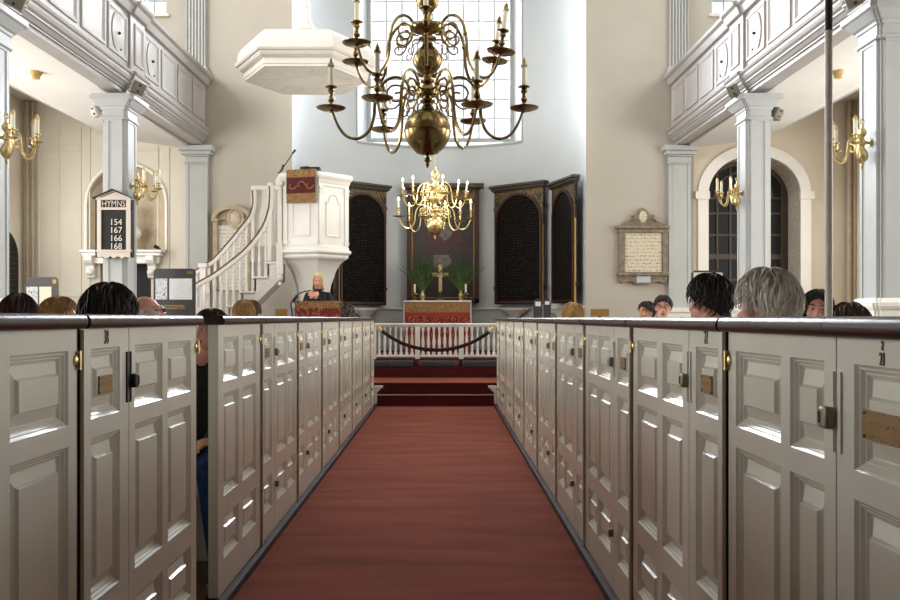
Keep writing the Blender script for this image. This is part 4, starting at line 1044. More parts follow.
stem = [(.5, -37), (2, -34), (1.5, -31.5), (4, -30), (4, -28.5), (2.5, -27), (3, -24.5), (8, -23.2), (11, -22), (15, -18), (19.5, -13), (22.5, -6), (23.4, -.6), (23.9, 0), (23.4, .6), (22.5, 6), (19.5, 13), (15, 18), (10.5, 20.5), (7.5, 22), (6, 24), (4.5, 25.5), (4.5, 27), (7.5, 29), (7.5, 30.5), (5, 32), (5.5, 34.5), (9.5, 36.5), (10.5, 40), (9.5, 43.5), (5, 45), (4, 47), (7, 48.5), (7, 50.5), (4, 52), (4, 56), (7, 58), (10, 60), (13.5, 65), (15, 70.5), (13.5, 76), (10, 81), (6.5, 84), (5, 87), (5, 89.5), (9, 91), (9, 93), (5, 95), (5, 97), (9, 98), (17, 100), (18, 102.5), (17, 105), (9, 108), (5, 110), (4, 113), (4.5, 118), (7, 121), (10, 124.5), (11.8, 130), (11, 136), (8, 140.5), (5, 143), (3.5, 147), (5, 150), (2, 153), (1.6, 160)]
MB().lathe([(r * u, z * u) for r, z in stem], n=40).build('stem', 'brassold', t, angle=25)
zl = az(109, CY) - cz_; zu = az(50, CY) - cz_
R1 = 96.5 * u; R2 = 84 * u
sag = {0: 0, 1: .045, 2: -.02, 3: 0, 4: -.075, 5: -.13}
for i in range(6): chandelier_arm(t, R1 * {4: .92, 2: 1.04, 5: .96}.get(i, 1), i * PI / 3, sag[i], zl)
sag2 = [-.02, .03, .0, .05, .03, -.01]
for i in range(6): chandelier_arm(t, R2 * [.95, 1, 1.05, .92, 1.0, .97][i], PI / 6 + i * PI / 3, [.0, -.02, .0, -.05, -.07, -.12][i], zu, .95, .12 if i in (0, 5) else 0)
MB().lathe([(.02, 159 * u), (.014, 165 * u), (.014, ZT - cz_ - .1), (.06, ZT - cz_ - .06), (.06, ZT - cz_ - .004)], n=12).build('hanging_rod', 'brassold', t)
m2 = MB(); m2.tube([(0.012, -.02, -33 * u), (.06, -.02, -33.5 * u)], .006, 8)
# the second one, hanging nearer the altar
k = .826; Y2 = 15.0
c2 = copy_tree(t); c2.location = (ax(435, Y2), Y2, az(226, Y2)); c2.scale = (k, k, k); c2.rotation_euler = (0, 0, math.radians(14))
c2['label'] = 'smaller-looking brass chandelier farther off, hanging before the altar painting'
rod = [o for o in SC.objects if o.parent == c2 and o.name.startswith('hanging_rod')][0]
me = rod.data.copy(); rod.data = me
zt_ = (ZT - c2.location.z) / k
for v in me.vertices:
    if v.co.z > 1.5: v.co.z = v.co.z - (ZT - cz_) + zt_
for o in [o for o in SC.objects if o.parent == c2]:                # paler brass, the stronger light on this one put into its colour
    o.data = o.data.copy() if o.name.startswith('stem') else o.data
    if o.name.startswith('stem'): o.data.materials[0] = M['brass']
newarm = {}
for o in list(SC.objects):
    r = o
    while r.parent: r = r.parent
    if r == c2 and o.type == 'MESH' and o.data.materials and o.data.materials[0] == M['brassold']:
        nm = o.data.name
        if nm not in newarm: newarm[nm] = o.data.copy(); newarm[nm].materials[0] = M['brass']
        o.data = newarm[nm]

# the far chandelier's electric candles are lit
for o in SC.objects:
    r = o
    while r.parent: r = r.parent
    if r == c2 and o.name.startswith('candle_tip'):
        if 'lit' not in newarm: newarm['lit'] = []
        o.data = o.data.copy(); o.data.materials[0] = M['flametip']; newarm['lit'].append(o)
bpy.context.view_layer.update()
for o in newarm['lit'][::2]:
    p = o.matrix_world @ o.data.vertices[-1].co
    l = bpy.data.lights.new('candle_bulb', 'POINT'); l.energy = 7; l.color = (1, .93, .82); l.shadow_soft_size = .05
    q = bpy.data.objects.new('candle_bulb', l); COL.objects.link(q); q.location = p + Vector((0, 0, .07))
# ------------------------------------------------------------------ wall sconces on the piers
def sconce(x, y, z, s, k, label):
    """s = +1: projects towards +x"""
    t = thing('wall_sconce', label, 'sconce', (x, y, z))
    pr = [(.0, -.25), (.012, -.23), (.018, -.2), (.012, -.185), (.03, -.17), (.055, -.135), (.065, -.095), (.055, -.05), (.028, -.015), (.022, .01), (.035, .03), (.035, .07), (.02, .09), (.02, .11), (.04, .13), (.048, .16), (.04, .19), (.02, .205), (.014, .23), (.014, .25)]
    m2 = MB().lathe([(r * k, zz * k) for r, zz in pr], (s * .08 * k, 0, 0), 18); m2.build('body', 'brass', t)
    m2 = MB().tube([(s * .08 * k + .02 * k * math.cos(i * PI / 8), 0, .28 * k + .03 * k * math.sin(i * PI / 8)) for i in range(17)], .007 * k, 6); m2.build('ring', 'brass', t)
    m2 = MB(); m2.tube([(0, 0, .05 * k), (s * .08 * k, 0, .05 * k)], .02 * k, 10); m2.lathe([(.05 * k, -.0), (.05 * k, .012), (.02 * k, .014)], (0, 0, .05 * k), 14, 'x')
    if s < 0: m2.v = [(-abs(a), b, c) for a, b, c in m2.v]
    m2.build('wall_plate', 'brass', t)
    for an, L in ((-52, .3), (0, .33), (52, .3)):
        a_ = math.radians(an); R_ = Matrix.Rotation(a_ if s > 0 else PI - a_, 4, 'Z'); o = Vector((s * .08 * k, 0, 0))
        P = smoothpath([R_ @ Vector((r * k, 0, zz * k)) + o for r, zz in ((.02, .05), (.06, .09), (.11, .1), (.15, .06), (.16, -.02), (.18, -.11), (.23, -.15), (.28, -.12), (.31, -.05), (L, .0))], 4)
        m2 = MB().tube(P, .011 * k, 8)
        m2.tube(smoothpath([R_ @ Vector((r * k, 0, zz * k)) + o for r, zz in ((.14, .06), (.1, .04), (.08, -.0), (.1, -.04), (.13, -.02), (.12, .01))], 4), .007 * k, 6)
        ar = m2.build('arm', 'brass', t)
        e = P[-1]
        MB().lathe([(r * k, zz * k) for r, zz in ((.01, -.02), (.05, -.004), (.062, .004), (.05, .004), (.015, .006), (.02, .03), (.028, .045), (.018, .06), (.02, .075), (.04, .086), (.04, .092), (.02, .092))], e, 14).build('candle_cup', 'brass', ar)
        MB().lathe([(.023 * k, .092 * k), (.0225 * k, .25 * k), (.006 * k, .255 * k)], e, 10).build('candle', 'candle', ar)
        MB().lathe([(.027 * k, .24 * k), (.026 * k, .262 * k), (.014 * k, .285 * k), (.006 * k, .3 * k), (.001, .302 * k)], e, 10).build('candle_tip', 'brass', ar)
    return t
sconce(XC - 4.307, 8.66, az(141, 8.6), 1, .92, 'brass three-candle sconce at the left edge of the picture')
sconce(XC - 4.307, 12.36, az(189, 12.36), 1, .93, 'brass three-candle sconce on the pier above the hymn board')
sconce(XC + 4.307, 12.36, az(196, 12.36), -1, .84, 'brass three-candle sconce in front of the dark arched window')
sconce(XC + 4.307, 8.66, az(146, 8.6), -1, .9, 'brass three-candle sconce at right, beside the tall pole')

# ------------------------------------------------------------------ hymn board
HY = 12.0; u = HY / F
hx = ax(111, HY); hzb = az(258, HY)
t = thing('hymn_board', 'pink and black hymn board with numbers 154, 167, 166 and 168', 'sign', (hx, HY + .06, hzb)); 
V = lambda px, py: ((px - 112) * u, (258 - py) * u)
def bx(m2, x0, x1, ya, yb, d0, d1): a = V(x0, ya); b = V(x1, yb); return m2.box(a[0], b[0], d0, d1, a[1], b[1])
bx(MB(), 94.5, 131.5, 257, 199, .0, .085).build('case', 'black', t, smooth=False)
bx(MB(), 101, 127, 251, 209, -.012, .0).build('number_field', 'black', t, smooth=False)
m2 = MB()
for yy in (219, 228, 236, 244): bx(m2, 101, 127, yy + .4, yy, -.016, -.012)
m2.build('slat', 'iron', t, smooth=False)
m2 = MB(); bx(m2, 97, 101, 257, 199, -.03, -.0); bx(m2, 126.2, 130.5, 257, 199, -.03, 0); bx(m2, 97, 130.5, 209.5, 207, -.032, 0); bx(m2, 96, 131, 199.5, 197.5, -.035, 0); bx(m2, 96, 131.5, 251.5, 249.5, -.034, 0)
m2.build('frame', 'hymnframe', t, bevel=.003)
m2 = MB(); m2.prism([V(97.5, 256), V(97.5, 251), V(130.5, 251), V(130.5, 256), V(129, 257.5), V(125, 256.5), V(122, 258.5), V(118, 256), V(114, 258), V(110, 256), V(106, 258.5), V(103, 256.5), V(99, 257.5)], lambda a, b, w: (a, w, b), -.028, -.0); m2.build('apron', 'hymnframe', t, smooth=False)
m2 = MB().prism([V(94, 197.5), V(132, 197.5), V(113, 190)], lambda a, b, w: (a, w, b), -.035, .0); m2.build('pediment', 'hymnframe', t, smooth=False)
m2 = MB().prism([V(92, 198), V(113, 188.5), V(134, 198), V(132, 198), V(113, 190.3), V(94, 198)], lambda a, b, w: (a, w, b), -.06, .05); m2.build('pediment_roof', 'black', t, smooth=False)
m2 = MB().prism([V(100, 197), V(114, 191.3), V(114.6, 192), V(101.6, 197.2)], lambda a, b, w: (a, w, b), -.042, -.034); m2.build('pediment_streak', 'rail', t, smooth=False)
bx(MB(), 101, 126.2, 207.2, 200, -.018, .0).build('title_field', 'black', t, smooth=False)
c = V(113.4, 203.6); text_obj('title_lettering', 'HYMNS', 6.4 * u / .72, 'hymnframe', (c[0], -.02, c[1]), (PI / 2, 0, 0), t, .001, .8)
for tx, yy in (('154', 222), ('167', 230), ('166', 238.2), ('168', 246.2)):
    c = V(115.8, yy); text_obj('hymn_number', tx, 6.2 * u / .72, 'linen', (c[0], -.02, c[1]), (PI / 2, 0, 0), t, .002, .98)

# ------------------------------------------------------------------ memorials
MY = DE - .06; u = MY / F
t = thing('memorial_tablet', 'carved stone memorial tablet with a crest on the right wall', 'memorial', (ax(643, MY), DE - .003, az(284, MY)))
V = lambda px, py: ((px - 643) * u, (284 - py) * u)
def bx(m2, x0, x1, ya, yb, d0, d1): a = V(x0, ya); b = V(x1, yb); return m2.box(a[0], b[0], d0, d1, a[1], b[1])
bx(MB(), 619, 667, 277, 228, -.06, 0).build('back_slab', 'stone', t, smooth=False)
bx(MB(), 624.5, 661.5, 272, 233, -.072, -.055).build('inscription', 'inscr', t, smooth=False)
for a, b in ((618.5, 624), (662, 668)): m2 = MB(); bx(m2, a, b, 274, 231, -.11, -.0); m2.build('side_pilaster', 'stone', t, bevel=.012)
m2 = MB(); bx(m2, 617, 668.4, 233, 229, -.12, 0); bx(m2, 615.5, 668.4, 229, 226, -.16, 0); m2.build('cornice', 'stone', t, bevel=.012); m2 = MB(); bx(m2, 617, 668.4, 276, 272.5, -.13, 0); m2.build('lower_moulding', 'stone', t, bevel=.012)
m2 = MB().prism([V(619, 276), V(619, 281), V(622, 283.5), V(627, 281.5), V(632, 282), V(637, 284.5), V(649, 284.5), V(654, 282), V(659, 281.5), V(664, 283.5), V(667, 281), V(667, 276)][::-1], lambda a, b, w: (a, w, b), -.085, -.0); m2.build('apron', 'stone', t, smooth=False)
m2 = MB(); bx(m2, 636, 650, 283, 276, -.1, -.08); m2.build('apron_relief', 'dado', t, bevel=.01)
m2 = MB().prism([V(621, 226), V(624, 223), V(630, 221), V(634, 218), V(631, 216.5), V(632, 214.5), V(636, 215), V(638, 211), V(642.5, 207.5), V(647, 211), V(649.5, 215), V(654, 214.5), V(655, 216.5), V(652, 218), V(656, 221), V(662, 223), V(666, 226)], lambda a, b, w: (a, w, b), -.09, -.0)
m2.build('crest', 'stone', t, smooth=False, bevel=.015)
c = V(642.8, 217); m2 = MB().ball((c[0], -.085, c[1]), 1, 18, 4.2 * u, .03, 6 * u); m2.build('crest_shield', 'inscr', t)
for sgn in (-1, 1):
    m2 = MB(); P = [V(642.8 + sgn * (8 + 5 * (1 - i / 20) * math.cos(i * .5)), 221.5 - 3.2 * (1 - i / 22) * math.sin(i * .5)) for i in range(18)]; m2.tube([(a, -.1, b) for a, b in P], .012, 6); m2.build('scroll', 'stone', t)
t = thing('memorial_tablet', 'pale arched stone memorial tablet on the wall behind the pulpit stairs', 'memorial', (ax(232, MY), DE - .003, az(290, MY)))
V = lambda px, py: ((px - 232) * u, (290 - py) * u)
m2 = MB(); bx(m2, 213.5, 217.5, 290, 222, -.1, 0); bx(m2, 247, 251, 290, 222, -.1, 0); bx(m2, 212, 219, 222, 219, -.13, 0); bx(m2, 245.5, 252.5, 222, 219, -.13, 0)
def bx(m2, x0, x1, ya, yb, d0, d1): a = V(x0, ya); b = V(x1, yb); return m2.box(a[0], b[0], d0, d1, a[1], b[1])
m2 = MB(); bx(m2, 213.5, 218, 290, 222, -.1, 0); bx(m2, 246.5, 251, 290, 222, -.1, 0); bx(m2, 212, 219, 222, 219, -.13, 0); bx(m2, 245.5, 252.5, 222, 219, -.13, 0); m2.build('pilaster', 'stonetan', t, bevel=.01)
bx(MB(), 218, 246.5, 290, 225, -.05, 0).build('inscription', 'inscrpale', t, smooth=False)
cc = V(232.2, 219.5); m2 = MB(); arch_ring(m2, cc[0], 16 * u, 20 * u, cc[1], .62, -.14, 0); m2.build('arched_pediment', 'stonetan', t)
m2 = MB().prism([(cc[0] - 16.2 * u * math.cos(PI * i / 20), cc[1] + .62 * 16.2 * u * math.sin(PI * i / 20)) for i in range(21)], lambda a, b, w: (a, w, b), -.04, 0); m2.build('tympanum', 'stonetan', t, smooth=False)
c = V(236, 218); m2 = MB().ball((c[0], -.05, c[1]), 1, 18, 6.5 * u, .05, 8 * u); m2.build('cartouche', 'stonepale', t)
m2 = MB()
for i in range(24):
    a = i * 2 * PI / 24; m2.ball((c[0] + 7.4 * u * math.cos(a), -.05, c[1] + 9 * u * math.sin(a)), .035, 8)
m2.build('cartouche_scrolls', 'stonepale', t)

# niche shelf and bust
t = thing('mantel_shelf', 'white bracketed mantel shelf below the wall niche', 'shelf', (NXc, DE - .012, 0)); za, zb_ = az(256.5, DE), az(250.5, DE)
m2 = MB().box(ax(84, DE) - NXc, ax(165.5, DE) - NXc, -.22, -.0, zb_ - .05, zb_); m2.box(ax(85.5, DE) - NXc, ax(163.5, DE) - NXc, -.19, 0, za, zb_ - .05); m2.box(ax(87, DE) - NXc, ax(161, DE) - NXc, -.12, 0, za - .14, za); m2.build('shelf', 'white', t, bevel=.012)
for px in (92.5, 153.5):
    x = ax(px, DE) - NXc; m2 = MB(); poly = [(0, za), (-.24, za), (-.24, za - .08), (-.2, za - .14), (-.12, za - .18), (-.1, za - .28), (-.13, za - .33), (-.1, za - .4), (0, za - .42)]
    m2.prism(poly, lambda a, b, w: (w, a, b), x - .07, x + .07); m2.ball((x, -.13, za - .3), .06, 10, 1.3, 1, 1); m2.build('bracket', 'white', t, smooth=False)
MB().box(-6.42 - NXc, -5.47 - NXc, -.0, .2, .0, 2.36).xf(Matrix.Translation((0, .24, 0))).build('dark_opening', 'black', t, smooth=False)
t = thing('bust', 'pale marble bust standing in the wall niche', 'bust', (ax(131, DE + .15), DE + .1, nzb + .001))
MB().lathe([(.13, 0), (.13, .03), (.09, .06), (.07, .12), (.09, .16)], n=16).build('socle', 'stonepale', t)
m2 = MB(); m2.ball((0, 0, .32), .2, 16, 1.1, .6, .8); m2.tube([(0, 0, .4), (0, -.01, .58)], [.075, .065], 12); m2.ball((0, -.01, .68), .1, 16, .85, 1.05, 1.25); m2.ball((0, -.11, .67), .022, 8, .8, 1, 1.4); m2.ball((0, .03, .71), .105, 14, .95, 1, 1.05); m2.build('head', 'whitewarm', t)
t = thing('picture_light', 'small dark lamp standing on the mantel shelf end', 'lamp', (ax(159, DE - .15), DE - .16, zb_ + .001))
MB().lathe([(.04, 0), (.04, .02), (.02, .03)], n=12).build('base', 'iron', t); m2 = MB().tube([(0, 0, .03), (-.08, 0, .07)], [.03, .035], 10); m2.build('shade', 'iron', t)

# ------------------------------------------------------------------ exhibit boards
def exhibit(px0, px1, py, Y, label, art, lean=0., side=True, gold=True, rz=0.):
    x0, x1 = ax(px0, Y), ax(px1, Y); zt = az(py, Y); w = x1 - x0
    z0 = .002 if Y < 13.2 or x1 < -5.6 else .337
    t = thing('exhibit_board', label, 'board', ((x0 + x1) / 2, Y, z0), rz); h = w / 2; H = zt - z0
    r = .06
    poly = [(-h, H - 1.05), (h, H - 1.05), (h, H - r)] + [(h - r + r * math.cos(PI / 2 * i / 5), H - r + r * math.sin(PI / 2 * i / 5)) for i in range(1, 6)] + [(-h + r - r * math.sin(PI / 2 * i / 5), H - r + r * math.cos(PI / 2 * i / 5)) for i in range(0, 6)]
    MB().prism(poly, lambda a, b, q: (a, q, b), 0, .02).build('panel', 'boardgrey', t, smooth=False)
    if side:
        MB().prism([(0, H - 1.05), (.25, H - 1.05), (.16, H - .3), (.1, H - .05), (0, H - .02)], lambda a, b, q: (q, a + .021, b), -h, -h + .02).build('side_panel', 'exgold', t, smooth=False)
    for sx in (-1, 1): MB().box(sx * (h - .06) - .02, sx * (h - .06) + .02, .022, .06, 0, H - 1.0).build('leg', 'iron', t, smooth=False)
    MB().box(-h + .02, h - .02, -.12, .3, 0, .02).build('foot', 'iron', t, smooth=False)
    for nm, a, b, c, d, m_ in art:
        MB().box(-h + a * w, -h + b * w, -.006, -.001, H - d * w, H - c * w).build(nm, m_, t, smooth=False)
    return t
exhibit(153.5, 195.5, 268.5, 13.6, 'charcoal exhibit board with two white prints beside the pulpit stairs', [('print', .05, .33, .24, .74, 'portrait'), ('document', .38, .92, .24, .74, 'paper'), ('caption', .2, .75, .87, .97, 'goldtext'), ('emblem', .8, .95, .07, .13, 'gold')])
exhibit(25.5, 58, 277, 13.9, 'charcoal exhibit board with a portrait print by the panelled wall', [('portrait', .03, .38, .3, .85, 'portrait'), ('document', .43, .8, .3, .85, 'papercream'), ('emblem', .84, .95, .08, .2, 'gold')])
exhibit(533.5, 542.5, 299, 13.3, 'narrow dark grey exhibit board with a white label, left of the pair at the steps', [('label', .2, .8, .3, .8, 'paper')], gold=False, side=False)
exhibit(543.5, 551, 299, 13.3, 'narrow dark grey exhibit board with a white label, right of the pair at the steps', [('label', .2, .8, .3, .75, 'paper')], gold=False, side=False)
exhibit(691.5, 724.5, 270.5, 12.75, 'pale grey sign board rising behind the dark-haired man', [('sheet', .06, .94, .06, 1.3, 'linen')], side=False)
t = thing('chair', 'carved gilt chair back beside the pair of exhibit boards', 'chair', (ax(552.5, 13.9), 13.9, .337)); m2 = MB()
poly = [(-.1, .3), (-.1, .98)] + [(-.1 * math.cos(PI * i / 8), .98 + .08 * math.sin(PI * i / 8)) for i in range(1, 8)] + [(.1, .98), (.1, .3)]
m2.prism(poly, lambda a, b, w: (a, w, b), .2, .24); m2.build('backrest', 'exgold', t, smooth=False); MB().box(-.15, .15, -.15, .19, .38, .43).build('seat', 'chairblue', t, bevel=.01)
for a in (-.12, .12):
    for b in (-.12, .15): MB().box(a - .02, a + .02, b - .02, b + .02, 0, .38).build('leg', 'rail', t, smooth=False)

# ------------------------------------------------------------------ pole, speakers, detectors, plant
PYp = 3.5; x = ax(828.7, PYp)
t = thing('processional_pole', 'tall slim pole standing in a pew before the right aisle', 'pole', (x, PYp, PZ + .001))
MB().tube([(0, 0, 0), (0, 0, az(31, PYp) - PZ)], .0145, 16).build('shaft', 'polegrey', t)
MB().tube([(0, 0, az(31, PYp) - PZ + .001), (0, 0, 2.95)], .0147, 16).build('upper_shaft', 'polebrown', t)
MB().lathe([(.016, 2.95), (.03, 2.98), (.035, 3.01), (.02, 3.04), (.004, 3.1)], n=12).build('finial', 'brass', t)
def box_speaker(px, py, Y, w, h, d, rz, rx, m_, label):
    t = thing('loudspeaker', label, 'speaker', at(px, py, Y), 0); e = Euler((rx, .35 if rz > 0 else -.35, rz)).to_matrix().to_4x4()
    m2 = MB().box(-w / 2, w / 2, -d / 2, d / 2, -h / 2, h / 2).xf(e); m2.build('cabinet', m_, t, smooth=False, bevel=.01)
    m2 = MB().box(-w / 2 + .015, w / 2 - .015, -d / 2 - .006, -d / 2 + .002, -h / 2 + .015, h / 2 - .015).xf(e); m2.build('grille', m_, t, smooth=False)
    for q in (-.5, .5): MB().lathe([(.016, -d / 2 - .012), (.012, -d / 2 - .005)], (0, 0, q * h * .5), 12, 'y').xf(e).build('port', 'black', t)
    m2 = MB().tube([e @ Vector((0, d / 2, 0)), e @ Vector((0, d / 2 + .07, .03))], .02, 8); m2.build('mount', 'iron', t)
box_speaker(138.5, 88.5, 12.2, .17, .17, .14, .5, .25, 'speaker', 'grey loudspeaker on the gallery edge above the hymn board pier')
box_speaker(96, 111.5, 12.3, .1, .15, .1, -.4, .15, 'speakerpale', 'pale loudspeaker on the left side of the hymn board pier')
box_speaker(733.5, 91, 12.2, .15, .17, .14, -.45, .25, 'speaker', 'grey loudspeaker on the gallery edge at the pier before the arched window')
box_speaker(776.5, 114, 12.3, .13, .16, .12, .45, .2, 'speaker', 'grey loudspeaker on the aisle side of the pier before the arched window')
box_speaker(15, 1.5, 8.4, .17, .12, .14, .5, .25, 'speaker', 'grey loudspeaker at the top left corner of the picture')
box_speaker(854, 0.5, 8.4, .15, .12, .14, -.5, .25, 'speaker', 'grey loudspeaker at the top of the big pier at the right edge')
for px, py, l in ((36, 60.5, 'small yellowed smoke detector on the ceiling under the left gallery'), (838, 60.5, 'small yellowed smoke detector on the ceiling under the right gallery')):
    v = XC + (-5.3 if px < 400 else 5.3); Yd = abs(v) / abs(px - VX) * F
    zc0 = 4.47 + .21 * (5.3 - 4.55) / 1.55
    t = thing('smoke_detector', l, 'detector', (ax(px, Yd), Yd, zc0 - .004))
    MB().lathe([(.075, 0), (.075, -.03), (.07, -.04)], n=18).build('base', 'detector', t); MB().lathe([(.05, -.04), (.052, -.09), (.04, -.1)], n=18).build('sensor', 'detector', t)
t = thing('potted_plant', 'small green plant on the sill of the dark arched window', 'plant', (ax(790, DE + .15), DE + .3, 1.056))
MB().lathe([(.08, 0), (.11, .16), (.115, .18), (.1, .18)], n=14).build('pot', 'rail', t)
random.seed(9); m2 = MB()
for i in range(90):
    d = Vector((random.uniform(-.07, .07), random.uniform(-.07, .07), random.uniform(.18, .58))); a = random.uniform(0, 6.28); el = random.uniform(-.4, .7); n_ = Vector((math.cos(a), math.sin(a), el)).normalized(); sd = n_.orthogonal().normalized() * .03; q = n_ * .1
    m2.add([d, d + q * .5 + sd, d + q, d + q * .5 - sd], [(0, 1, 2, 3)])
m2.build('foliage', 'leaf', t, smooth=False)
# ------------------------------------------------------------------ people
def hairmat(n, c, c2): 
    M[n] = mat(n, c, .68, col2=c2, scale=26, stretch=(1, 1, .22), amount=.4)
hairmat('hair_dark', srgb(46, 36, 30), srgb(20, 15, 13)); hairmat('hair_grey', srgb(244, 238, 228), srgb(176, 168, 158)); hairmat('hair_blonde', srgb(206, 168, 104), srgb(140, 100, 56))
hairmat('hair_brown', srgb(92, 66, 48), srgb(48, 32, 24)); hairmat('hair_light', srgb(246, 232, 196), srgb(196, 172, 118)); hairmat('hair_honey', srgb(176, 132, 76), srgb(112, 78, 44)); hairmat('hair_maroon', srgb(66, 18, 22), srgb(34, 8, 12))
for n, c in (('skin', (224, 172, 144)), ('skin_tan', (200, 146, 116)), ('skin_pink', (228, 164, 142))): M[n] = mat(n, srgb(*c), .5, col2=srgb(*[int(v * .93) for v in c]), scale=20)
for n, c in (('cloth_black', (26, 26, 28)), ('cloth_grey', (96, 98, 102)), ('cloth_blue', (48, 58, 84)), ('cloth_white', (206, 206, 210)), ('cloth_maroon', (92, 30, 34)), ('cloth_green', (66, 78, 62)), ('cloth_tan', (150, 128, 98))): M[n] = mat(n, srgb(*c), .85, col2=srgb(*[int(v * .8) for v in c]), scale=30)
M['lips'] = mat('lips', srgb(176, 96, 88), .45); M['eyewhite'] = mat('eye_white', srgb(226, 222, 214), .25); M['iris'] = mat('iris', srgb(52, 36, 26), .2); M['spectacles'] = mat('spectacle_frame', srgb(36, 32, 30), .3, .3)

def hand(pr, w, d, n, side, k, mt):
    """palm at wrist w, fingers along d, palm facing n; four fingers and a thumb, gently curled"""
    d = d.normalized(); n = (n - d * n.dot(d)).normalized(); a = d.cross(n) * side
    pr.append(('c', w, w + d * .05 * k, .026 * k, .03 * k, mt)); pr.append(('c', w + d * .05 * k + a * .022 * k, w + d * .085 * k + a * .026 * k, .02 * k, .016 * k, mt)); pr.append(('c', w + d * .05 * k - a * .02 * k, w + d * .08 * k - a * .026 * k, .02 * k, .016 * k, mt))
    for i, L in enumerate((.068, .078, .072, .056)):
        o = (i - 1.5) * .021 * k; b = w + d * .085 * k + a * -o
        m_ = b + (d * .9 + n * .35).normalized() * L * .5 * k; e = m_ + (d * .45 + n * .9).normalized() * L * .5 * k
        pr.append(('c', b, m_, .0095 * k, .0085 * k, mt)); pr.append(('c', m_, e, .0085 * k, .007 * k, mt))
    b = w + d * .03 * k + a * .026 * k; m_ = b + (d * .55 + a * .8).normalized() * .036 * k; e = m_ + (d * .85 + n * .5).normalized() * .032 * k
    pr.append(('c', b, m_, .0125 * k, .0105 * k, mt)); pr.append(('c', m_, e, .0105 * k, .0085 * k, mt))

